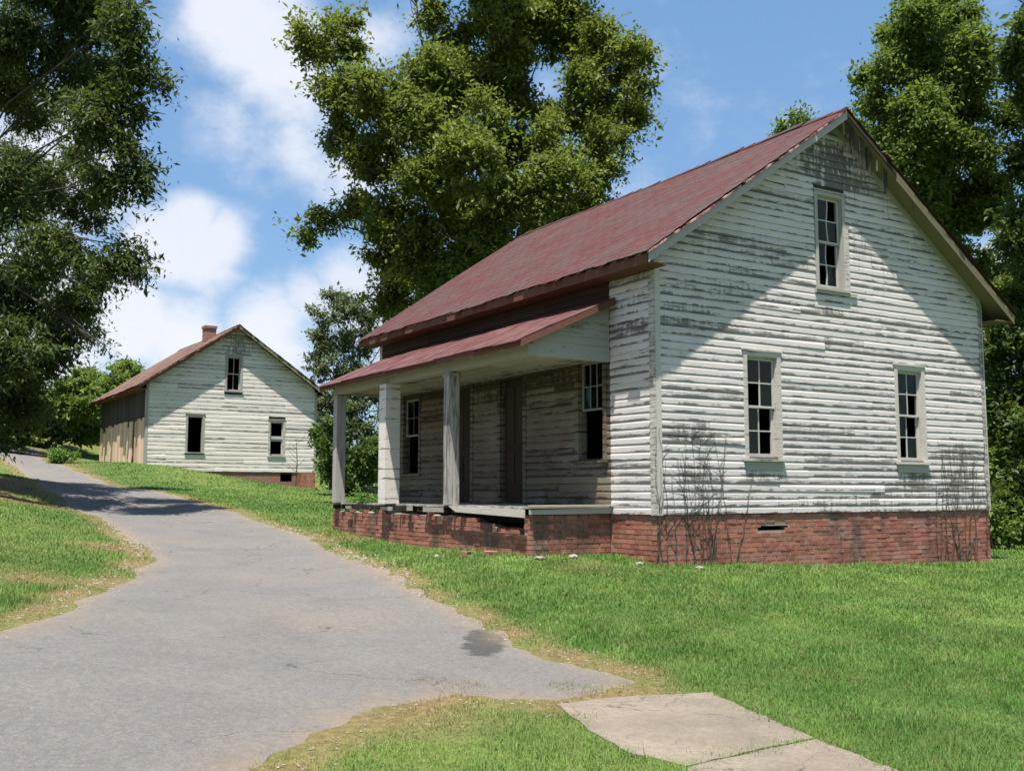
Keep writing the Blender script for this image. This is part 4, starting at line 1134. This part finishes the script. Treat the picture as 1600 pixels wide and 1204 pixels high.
def limbs(mb, base, fork, blobs, r0, seed, twigs=None):
    r = random.Random(seed)
    base = Vector(base); fork = Vector(fork)
    pts = [base-Vector((0, 0, .3))]; n = 6; rad = [r0*1.5]
    for k in range(1, n+1):
        q = base.lerp(fork, k/n)+Vector((r.uniform(-.08, .08), r.uniform(-.08, .08), 0))*r0*3
        pts.append(q); rad.append(r0*(1.12-.38*k/n))
    trunk_pts = pts
    mb.tube(pts, rad, 10)
    step_ = 3 if len(blobs) > 24 else 1
    for b in blobs[::step_]:
        c = Vector(b[:3]); t_ = r.uniform(.55, 1.)
        st = base.lerp(fork, t_)
        d = c-st
        mid = st+d*.5+Vector((r.uniform(-.6, .6), r.uniform(-.6, .6), .14*d.length))
        q1 = st+d*.25+Vector((0, 0, .10*d.length))
        rr_ = r0*min(.45, .14+.05*b[3])
        mb.tube([st, q1, mid, c, c+d.normalized()*b[3]*.5], [rr_, rr_*.8, rr_*.55, rr_*.3, rr_*.1], 6)
        for k in range(3):
            e = c+Vector((r.gauss(0, 1), r.gauss(0, 1), r.gauss(0, .8)))*b[3]*.6
            s_ = mid.lerp(c, r.uniform(.2, 1))
            mb.tube([s_, s_.lerp(e, .35)+Vector((r.uniform(-.2, .2), r.uniform(-.2, .2), .15)), s_.lerp(e, .7)+Vector((r.uniform(-.15, .15), 0, .1)), e], [rr_*.3, rr_*.2, rr_*.12, rr_*.05], 4, False)

def tree(name, label, base, fork, blobs, nclump, nleaf, size, mat, seed, r0=.3, cat='tree', group=None, droop=.2, spread=1., asp=.48):
    bx, by = base[0], base[1]; bz = base[2] if len(base) > 2 else zt(bx, by)
    root = empty(name, (bx, by, bz)); tag(root, label, cat, group)
    o = Vector((bx, by, bz))
    lb = [(b[0]-bx, b[1]-by, b[2]-bz, b[3]) for b in blobs]
    mb = MB(); limbs(mb, (0, 0, 0), Vector(fork)-o, lb, r0, seed); mb.build('trunk' if cat == 'tree' else 'stems', M['bark'], root, True)
    V, F, col, _ = leaf_cloud(lb, nclump, nleaf, size, seed, droop, spread, asp)
    mesh_np('crown' if cat == 'tree' else 'foliage', V, F, M[mat], root, col)
    return root

def pb(lst, Y, seed, dy=2.0):
    """Lobes of a crown: measured places at their own distances."""
    r = random.Random(seed); out = []
    for q in lst:
        px, py, rp = q[:3]; yy = Y + (q[3] if len(q) > 3 else r.uniform(-dy, dy))
        p = at(px, py, yy); out.append((p.x, p.y, p.z, rp*yy/FOC))
    return out

# big tree behind the near house
bt = pb([(800,60,50,1),(870,45,50,1),(790,150,52,1),(850,200,48,1),(915,90,40,1),(780,95,42,2),(700,150,55,1),(640,170,50,1),(740,330,60,1),(690,230,60,1),(860,330,44,1),(930,180,40,1),(500,60,48,-2),(545,60,42,-1),(540,150,52,-2),(600,150,52,-3),(650,110,30),(590,235,55,-2),(535,215,38,-1),(650,190,48,-3),(700,40,52),(690,110,45,-1),(780,30,55),(760,110,50),(800,90,38),(750,190,50,-3),(730,260,60,-4),(660,290,60,-3),(600,340,48,-2),
         (545,322,34,-1),(508,345,28,-1),(474,370,17,-1),(610,390,42,-1),(650,380,60),(700,400,70),(640,450,50),(690,470,60),(600,470,30,1),(770,330,65,-2),(830,310,55,-2),(880,270,52,-2),(930,260,42,-1),(945,215,42,-1),(900,330,30,0),(930,300,30),
         (850,200,36,-1),(925,125,44,-1),(905,175,40,0),(815,55,34),(1000,90,20),(900,60,40,2),(940,160,40,1),(975,180,40,0),(1000,140,26,0),(960,100,40),(930,60,45),(890,30,45),(985,70,26),(850,30,40),(800,240,50,1),(760,400,50,1),(840,380,38,2),(720,330,60,2),(640,-70,60),(720,-90,70),(820,-90,70),(900,-60,55),(760,-190,70)], 31, 3)
tree('broadleaf_tree', 'big spreading yellow-green tree rising behind the near house roof, centre of the photo', (-1.3, 32.2), (-1.0, 32, 6.5), bt, 13500, 21, .14, 'leaf_yellowgreen', 21, .36, spread=1.1)

# tall dark tree hanging in from the left
lt = pb([(0,40,70),(70,30,70),(140,20,60),(190,30,42,-4.5),(205,75,36,-4.5),(150,110,62),(90,120,60),(210,125,38,-4.5),(235,125,24,-4.5),(262,126,10,-4.5),(30,150,70),(40,262,34,2),(150,175,55),(195,160,40,-4.5),(0,260,60,1),(20,330,52,1),(85,290,48),(130,245,34,1),(195,215,26,-4.5),(215,250,32,-4.5),(225,285,26,-4.5),(175,280,30,-4.5),(130,330,42),(170,300,28,-4.5),(205,385,26,-4.5),(215,425,18,-4.5),(180,400,36,-4.5),(150,440,34),(110,390,44),(60,400,58),(0,430,70),(110,470,40),(140,510,26),(165,540,12,-4.5),(60,480,58),(20,540,60),(60,560,42),(0,620,60),(40,630,38),(-80,100,90),(-80,300,110),(-90,500,110),(-40,-60,90),(60,-80,80),(150,-70,60),(-130,620,90),(-20,690,30),(90,530,30)], 29, 5, 5)
tree('broadleaf_tree', 'tall dark tree with drooping sprays leaning in along the left edge above the road', (-19.2, 31.5), (-18.6, 31.3, 7), lt, 13500, 17, .15, 'leaf_deep', 22, .33, droop=.45, spread=1.15, asp=.36)

# right-hand trees
rt = pb([(1370,160,26,-1),(1355,120,18),(1395,110,36),(1400,60,26),(1430,40,42),(1480,20,50),(1440,110,50),(1500,90,50),(1390,195,38),(1440,180,52),(1500,160,52),(1530,120,34),(1420,250,34),(1380,270,20),(1470,260,50),(1520,230,46),(1440,310,36),(1500,330,48),(1480,400,40),(1540,290,36),(1560,330,26),(1540,420,36),(1570,470,36),(1520,460,28),(1460,-50,60),(1380,330,26,3),(1400,240,24,3)], 30, 7)
tree('broadleaf_tree', 'light green tall tree behind the right slope of the near roof', (13.2, 31.5), (13.3, 31.5, 6.5), rt, 7500, 20, .135, 'leaf_mid', 23, .4)
rt2 = pb([(1600,60,48,-2),(1640,20,60),(1600,170,42),(1650,150,60),(1612,250,42),(1590,110,26),(1600,370,42),(1590,440,38),(1650,330,70),(1650,480,80),(1575,540,52),(1600,600,50),(1570,640,42),(1620,680,60),(1590,740,42),(1570,790,30),(1640,-80,70),(1580,690,40,3),(1700,250,80),(1700,600,80)], 27, 8)
tree('broadleaf_tree', 'dark leafy tree cut by the right edge, just right of the near house', (16.0, 28.5), (15.8, 28.3, 6), rt2, 6000, 18, .15, 'leaf_dark', 24, .4)

tp = pb([(1246,186,20),(1225,205,22),(1262,215,26),(1330,186,20),(1352,212,24),(1300,240,40),(1240,260,40),(1350,270,40),(1290,300,50)], 42, 17, 1)
tree('broadleaf_tree', 'far tree whose top just shows over the ridge of the near roof', (12.6, 42.5), (12.6, 42.5, 7), tp, 1300, 14, .16, 'leaf_mid', 29, .25)

# mid tree between the houses
mt = pb([(520,470,26),(545,480,30),(505,500,20),(575,500,24),(490,480,10),(520,530,36),(560,540,36),(500,560,30),(540,590,44),(580,600,40),(510,620,34),(550,660,44),(590,670,36),(515,690,34),(560,720,40),(520,750,26),(620,480,28),(625,560,44),(600,740,36),(640,640,50)], 55.5, 9)
tree('broadleaf_tree', 'grey-topped tree standing between the two houses', (-9.2, 56), (-9.1, 55.6, 4.8), mt, 2600, 14, .20, 'leaf_grey', 25, .25)

# left background bushes and small trees
for i, (nm, lab, lst, Y, mt_, base, n) in enumerate([
    ('broadleaf_tree', 'round green tree beyond the far house, left of its rusty eave', [(190,580,20),(205,585,20),(180,610,30),(150,600,24),(210,620,24),(165,650,34),(130,590,20),(150,690,26)], 62, 'leaf_mid', (-24.6, 62), 1200),
    ('broadleaf_tree', 'pale green bushy tree at the bend of the road, under the dark tree', [(120,600,24),(135,630,30),(100,620,30),(90,660,34),(130,670,28),(70,640,30),(60,680,26)], 56, 'leaf_mid', (-25.2, 56), 1300),
    ('broadleaf_tree', 'shadowy tree at the far left where the road disappears', [(30,600,30),(10,640,36),(50,650,28),(20,690,24),(-30,650,50),(-20,600,50)], 52, 'leaf_dark', (-27.6, 52.5), 1300)]):
    b = pb(lst, Y, 40+i, 1.5); cxm = sum(q[0] for q in b)/len(b)
    tree(nm, lab, base, (base[0]+.1, base[1], zt(*base)+2.2), b, n, 12, .24, mt_, 50+i, .14)

def bush(name, lab, x, y, w, hgt, mat, seed, n=260, size=.13, group=None, nl=14):
    z = zt(x, y); r = random.Random(seed); bl = []
    for k in range(7):
        bl.append((x+r.uniform(-.6, .6)*w, y+r.uniform(-.5, .5)*w, z+hgt*r.uniform(.2, .75), r.uniform(.3, .5)*min(w, hgt)))
    return tree(name, lab, (x, y), (x, y, z+.25*hgt), bl, n, nl, size, mat, seed, .03, 'bush', group, spread=.7)
bush('bush', 'low bright green weeds at the far corner of the far house by the road', -19.9, 45.4, 1.0, .65, 'leaf_bright', 61, 200, .10)
bush('bush', 'low dark shrub at the right rear corner of the near house', 11.4, 23.8, 1.1, 1.3, 'leaf_mid', 62)
bush('bush', 'dense shrub on the grass at the right edge beyond the near house', 13.3, 25.2, 1.5, 2.2, 'leaf_dark', 63, 420)
bush('bush', 'leafy green shrub seen beside the right wall, above the low dark shrub', 12.3, 26.8, 1.7, 3.6, 'leaf_mid', 64, 520)
bush('bush', 'small weedy bush behind the far end of the porch', -3.75, 26.0, .5, .8, 'leaf_bright', 65, 90, .08)
bush('bush', 'dark undergrowth between the far house and the porch posts', -6.3, 47.8, 1.5, 3.4, 'leaf_dark', 66, 600, .16)
bush('bush', 'dark shrub seen through the porch posts', -6.3, 38.5, 1.6, 3.0, 'leaf_dark', 67, 600, .15)

# woods behind: every tree its own object, copies share meshes
def wood_proto(name, label, mat, seed, hgt, wid):
    r = random.Random(seed); bl = []
    for k in range(13):
        f = r.uniform(.12, 1); ww = wid*(1-abs(f-.5)*.9)
        a = r.uniform(0, 6.28); d = ww*.6*math.sqrt(r.random())
        bl.append((math.cos(a)*d, math.sin(a)*d, hgt*f*.92, wid*r.uniform(.28, .42)))
    root = empty(name, (0, 0, 0)); tag(root, label, 'tree')
    mb = MB(); limbs(mb, (0, 0, 0), (0, 0, hgt*.5), bl, .25, seed); mb.build('trunk', M['bark'], root, True)
    V, F, col, _ = leaf_cloud(bl, 900, 13, .30, seed, .2, 1.5)
    mesh_np('crown', V, F, M[mat], root, col)
    return root
protos = [wood_proto('woodland_tree', '', 'leaf_dark', 71, 11, 4.6), wood_proto('woodland_tree', '', 'leaf_mid', 72, 9, 4.2), wood_proto('woodland_tree', '', 'leaf_dark', 73, 12, 4.4)]
first = [True]*3
spots = [(7.5,44,0,.62),(11.5,40,1,.7),(16.5,37,2,.75),(20,33,0,.8),(22,26,1,.8),(25,40,2,.9),(18,46,0,.8),(13,52,2,.7),(3,52,1,.62),(-2,56,0,.6),(-5.5,60,2,.56),
         (-30,64,0,.55),(-22,70,1,.5),(-36,58,2,.7),(-34,48,0,.7),(-26,38,1,.55),(-38,40,1,.8),(-14,72,0,.42),(-8,68,1,.48),(28,50,1,.9),(32,30,0,.9),(8,60,0,.7),(-40,66,2,.6),(20,60,1,.8),
         (-12,-16,0,.95),(-3,-19,1,1.1),(6,-16,2,.9),(15,-14,1,1.),(24,-5,0,.9)]
LAB = ['in the dark wood behind the right end of the near house', 'in the wood beyond the far house', 'behind the photographer']
for i, (x, y, k, sc) in enumerate(spots):
    p = protos[k]
    if first[k]: o = p; first[k] = False
    else:
        o = p.copy(); C.objects.link(o)
        for ch in list(p.children):
            c = ch.copy(); C.objects.link(c); c.parent = o
    o.location = (x, y, zt(x, y)-.1); o.scale = (sc*1.05, sc*1.05, sc); o.rotation_euler = (0, 0, i*1.7)
    where = LAB[2] if y < 0 else (LAB[0] if x > 0 else LAB[1])
    o['label'] = 'tree ' + where; o['category'] = 'tree'; o['group'] = {0: 'woodland trees behind the near house', 1: 'woodland trees beyond the far house', 2: 'trees behind the photographer'}[LAB.index(where)]

# ------------------------------------------------------------------ dead vines on the near gable
def vine(name, label, u, width, hgt, n, seed, zb=-.75, ytop=-.022):
    root_loc = Vector((*gl(u, -.03), gz(u, 0)))
    r = random.Random(seed); mb = MB()
    ca, sa = math.cos(HA), math.sin(HA)
    def W_(uu, oo, z): 
        x, y = gl(uu, -oo); return (x-root_loc.x, y-root_loc.y, z-root_loc.z)
    for k in range(n):
        x = u+r.gauss(0, width*.3); z = zb; pts = []; top = hgt*r.uniform(.35, 1)
        dx = r.uniform(-.06, .06)
        while z < top:
            pts.append(W_(x, (.030 if z > 0 else .012)+r.uniform(0, .012), z)); z += .12; x += dx*.5+r.uniform(-.03, .03)
        if len(pts) < 3: continue
        rad = [max(.003, .0085*(1-i/len(pts))) for i in range(len(pts))]
        mb.tube(pts, rad, 4, False)
        for q in range(2):
            i = r.randrange(1, len(pts)-1); p = Vector(pts[i]); d = Vector((r.choice([-1, 1])*ca, r.choice([-1, 1])*0, 0))
            d = Vector((ca, sa, 0))*r.choice([-1, 1])
            e = p+d*r.uniform(.1, .35)+Vector((0, 0, r.uniform(.05, .35))); mb.tube([p, p.lerp(e, .5)+Vector((0, 0, .03)), e], [.004, .003, .0015], 4, False)
    o = mb.build(name, M['dead_stem'], None); o.location = root_loc
    tag(o, label, 'vine')
vine('dead_vine', 'dark dried vine stems climbing the boards left of the near gable window', .85, 1.6, 1.5, 22, 1)
vine('dead_vine', 'dark dried vine stems climbing the boards at the right corner of the near gable', 7.2, 1.4, 1.35, 15, 2, -.9)
# dry strands hanging from the broken rake
r = random.Random(4); mb = MB(); x0, y0 = gl(4.4, -.31); rl = Vector((x0, y0, 6.6))
for k in range(34):
    u = 4.08+abs(r.gauss(0, .5)); z = 4.0+S_ROOF*(8.106-u)+.05; ln = r.uniform(.15, .9) if k % 4 else r.uniform(.8, 1.3)
    X, Y_ = gl(u, -.30+r.uniform(-.0, .03)); pts = []
    for q in range(5): pts.append((X-rl.x+r.uniform(-.012, .012), Y_-rl.y, z-ln*q/4-rl.z))
    mb.tube(pts, [.006, .006, .005, .004, .003], 4, False)
o = mb.build('hanging_vine', M['dead_stem'], None); o.location = rl
tag(o, 'dead vine strands hanging from the broken rake at the near roof peak', 'vine')
# bare sapling in front of the far house's right window
bx, by = H2X+6.9*math.cos(H2A)+.6*math.sin(H2A), H2Y+6.9*math.sin(H2A)-.6*math.cos(H2A)
r = random.Random(8); mb = MB(); mb.tube([(0, 0, -.1), (.05, 0, 1.2), (-.03, 0, 2.3)], [.035, .025, .01], 5)
for k in range(7):
    z = .7+k*.22; d = r.choice([-1, 1]); mb.tube([(0, 0, z), (d*.25, r.uniform(-.2, .2), z+.2), (d*.42, 0, z+.45)], [.012, .008, .004], 4, False)
o = mb.build('bare_sapling', M['dark_wood'], None); o.location = (bx, by, zt(bx, by)); tag(o, 'thin bare sapling against the right window of the far house', 'sapling')

# loose stones by the porch corner
def stone(x, y, s, seed, label):
    bm = bmesh.new(); bmesh.ops.create_icosphere(bm, subdivisions=2, radius=s)
    rr_ = random.Random(seed)
    for v in bm.verts: v.co = Vector((v.co.x*1.4, v.co.y, v.co.z*.55))*rr_.uniform(.82, 1.12)
    me = bpy.data.meshes.new('loose_stone'); bm.to_mesh(me); bm.free()
    o = link_mesh('loose_stone', me, M['stone']); o.location = (x, y, zt(x, y)+s*.3); o.rotation_euler = (0, 0, seed)
    tag(o, label, 'stone', 'loose stones near the brick base')
for i, (u, v, s, lab) in enumerate([(-1.0, .72, .07, 'pale stone lying in front of the porch end wall'), (-1.55, .8, .06, 'small pale stone at the foot of the porch brick corner'), (-.3, .05, .055, 'flat pale stone by the near corner of the brick base'), (-2.3, 2.6, .06, 'small stone in the grass before the broken porch wall'), (.5, -.35, .05, 'small stone under the left end of the near gable')]):
    x, y = gl(u, v); stone(x, y, s, 30+i, lab)
for i, (u, v, rz_, lab) in enumerate([(-1.85, 1.7, .4, 'fallen red brick in the grass below the broken porch wall'), (-2.0, 2.2, 1.3, 'fallen brick lying askew beside the long porch wall')]):
    x, y = gl(u, v); mb = MB(); mb.box(-.1, .1, -.05, .05, -.03, .035); o = mb.build('fallen_brick', M['brick_clay']); o.location = (x, y, zt(x, y)+.03); o.rotation_euler = (.1, .06, rz_); tag(o, lab, 'brick', 'fallen bricks')

# ------------------------------------------------------------------ grass
def build_grass():
    r = np.random.default_rng(5)
    xs, ys, wd, ht = [], [], [], []
    def ring(y0, y1, dens, w, hh):
        xl = -y1*.62-1.5; xr = y1*.62+1.5
        n = int((xr-xl)*(y1-y0)*dens)
        x = r.uniform(xl, xr, n); y = r.uniform(y0, y1, n)
        k = (np.abs(x) < y*.56+1.2)
        xs.append(x[k]); ys.append(y[k]); wd.append(np.full(k.sum(), w)); ht.append(np.full(k.sum(), hh))
    ring(4.2, 7, 6000, .0065, .042); ring(7, 9.5, 4800, .008, .046); ring(9.5, 12, 3100, .0105, .050); ring(12, 15, 1900, .014, .055); ring(15, 19, 1000, .019, .058); ring(19, 25, 520, .025, .060); ring(25, 34, 260, .036, .055); ring(34, 48, 110, .055, .055)
    x = np.concatenate(xs); y = np.concatenate(ys); w = np.concatenate(wd); h_ = np.concatenate(ht)
    d = poly_dist(x, y, ROAD); ins = in_poly(x, y, ROADJ)
    # blades may lean in over the road's ragged edge
    keep = (~ins) | ((np.hypot((x-.72)/1.5, (y-8.3)) < .30) & (r.uniform(0, 1, len(x)) < .5)) | ((np.hypot((x+.55), (y-8.05)) < .42) & (r.uniform(0, 1, len(x)) < .35*np.clip(.2+1.6*vnoise(x, y, 7, 72), 0, 1))) | ((d < .22) & (r.uniform(0, 1, len(x)) < .55*(1-d/.22)*np.clip(.6+.9*vnoise(x, y, 3.2, 71), 0, 1)))
    for s in SLABS: keep &= ~(in_poly(x, y, s) & (r.uniform(0, 1, len(x)) > .75*np.exp(-poly_dist(x, y, s)/.05)*np.clip(.55+.8*vnoise(x, y, 5, 91), 0, 1)))
    ca, sa = math.cos(HA), math.sin(HA)
    u = (x-HX)*ca+(y-HY)*sa; v = -(x-HX)*sa+(y-HY)*ca
    keep &= ~((u > -.03) & (u < 8.15) & (v > -.03) & (v < 9.85)) & ~((u > -1.55) & (u < .1) & (v > 1.05) & (v < 8.95))
    ca, sa = math.cos(H2A), math.sin(H2A)
    u = (x-H2X)*ca+(y-H2Y)*sa; v = -(x-H2X)*sa+(y-H2Y)*ca
    keep &= ~((u > 0) & (u < 8.1) & (v > 0) & (v < 9.8))
    # worn thin spots next to the road
    thin = np.clip((d-.02)/.30, .35, 1)
    keep &= r.uniform(0, 1, len(x)) < np.where(ins, 1, thin)
    x, y, w, h_ = x[keep], y[keep], w[keep], h_[keep]
    n = len(x)
    c, m = lawn_color(x, y)
    patch = np.clip(1+.35*vnoise(x, y, 2.6, 31)+.30*vnoise(x, y, 8, 32), .5, 1.8)
    h = h_*.82*patch*r.uniform(.55, 1.35, n)*(1-.45*m)
    weed = (r.uniform(0, 1, n) < .05) & (vnoise(x, y, 2.2, 55) > .15); h = np.where(weed, h*2.0, h)
    u_ = (x-HX)*math.cos(HA)+(y-HY)*math.sin(HA); v_ = -(x-HX)*math.sin(HA)+(y-HY)*math.cos(HA)
    near = np.clip(1-np.maximum(np.abs(np.where(v_ < 1, v_, v_-1.1)), np.where(v_ < 1, 0, np.abs(u_+1.5)))/.25, 0, 1)*(u_ < 8.3)
    h = h*(1+.9*near*np.clip(vnoise(x, y, 3.5, 57), 0, 1))
    a = r.uniform(0, 2*np.pi, n); lean = r.uniform(.25, 1.5, n)*h
    z = zt_np(x, y)-.006
    dx, dy = np.cos(a), np.sin(a)
    ww = w*r.uniform(.6, 1.3, n)
    V = np.empty((n, 3, 3))
    V[:, 0] = np.stack([x-dy*ww/2, y+dx*ww/2, z], 1); V[:, 1] = np.stack([x+dy*ww/2, y-dx*ww/2, z], 1)
    V[:, 2] = np.stack([x+dx*lean, y+dy*lean, z+h], 1)
    c = c*r.uniform(.80, 1.28, n)[:, None]*np.clip(1+.18*vnoise(x, y, 3, 44), .6, 1.4)[:, None]
    dry = (r.uniform(0, 1, n) < .06)[:, None]; c = np.where(dry, np.array([.20, .17, .08]), c)
    o = mesh_np('grass', V.reshape(-1, 3), np.arange(3*n).reshape(-1, 3), M['grass_blades'], None, np.repeat(c, 3, axis=0))
    tag(o, 'short mown green grass covering the lawns and the bank beside the road', 'grass', kind='stuff')
    print('grass blades', n)
build_grass()

def build_gravel():
    """Loose chips crumbled off the road's edge."""
    r = np.random.default_rng(9)
    n = 60000; x = r.uniform(-8, 2.2, n); y = r.uniform(4.5, 24, n)
    k = np.abs(x) < y*.56+.6; x, y = x[k], y[k]
    d = poly_dist(x, y, ROAD)
    k = r.uniform(0, 1, len(x)) < np.exp(-(d/.16)**1.0)*(.25+.5*np.clip(vnoise(x, y, 2.5, 77), 0, 1))*np.clip(11/y, .3, 1)
    x, y = x[k], y[k]; n = len(x)
    s_ = r.uniform(.005, .016, n)*np.clip(y/9, .8, 2)
    z = zt_np(x, y)+.004
    a = r.uniform(0, 6.28, n)
    V = np.empty((n, 5, 3))
    for i in range(4):
        q = s_*r.uniform(.7, 1.3, n); V[:, i] = np.stack([x+np.cos(a+i*1.57)*q, y+np.sin(a+i*1.57)*q, z], 1)
    V[:, 4] = np.stack([x+r.normal(size=n)*s_*.2, y, z+s_*r.uniform(.5, .9, n)], 1)
    b = (np.arange(n)*5)[:, None]
    F = np.concatenate([b+np.array([[0, 1, 4]]), b+np.array([[1, 2, 4]]), b+np.array([[2, 3, 4]]), b+np.array([[3, 0, 4]])])
    o = mesh_np('gravel', V.reshape(-1, 3), F, M['stone'])
    tag(o, 'pale loose gravel chips along the crumbling edge of the road', 'gravel', kind='stuff')
build_gravel()
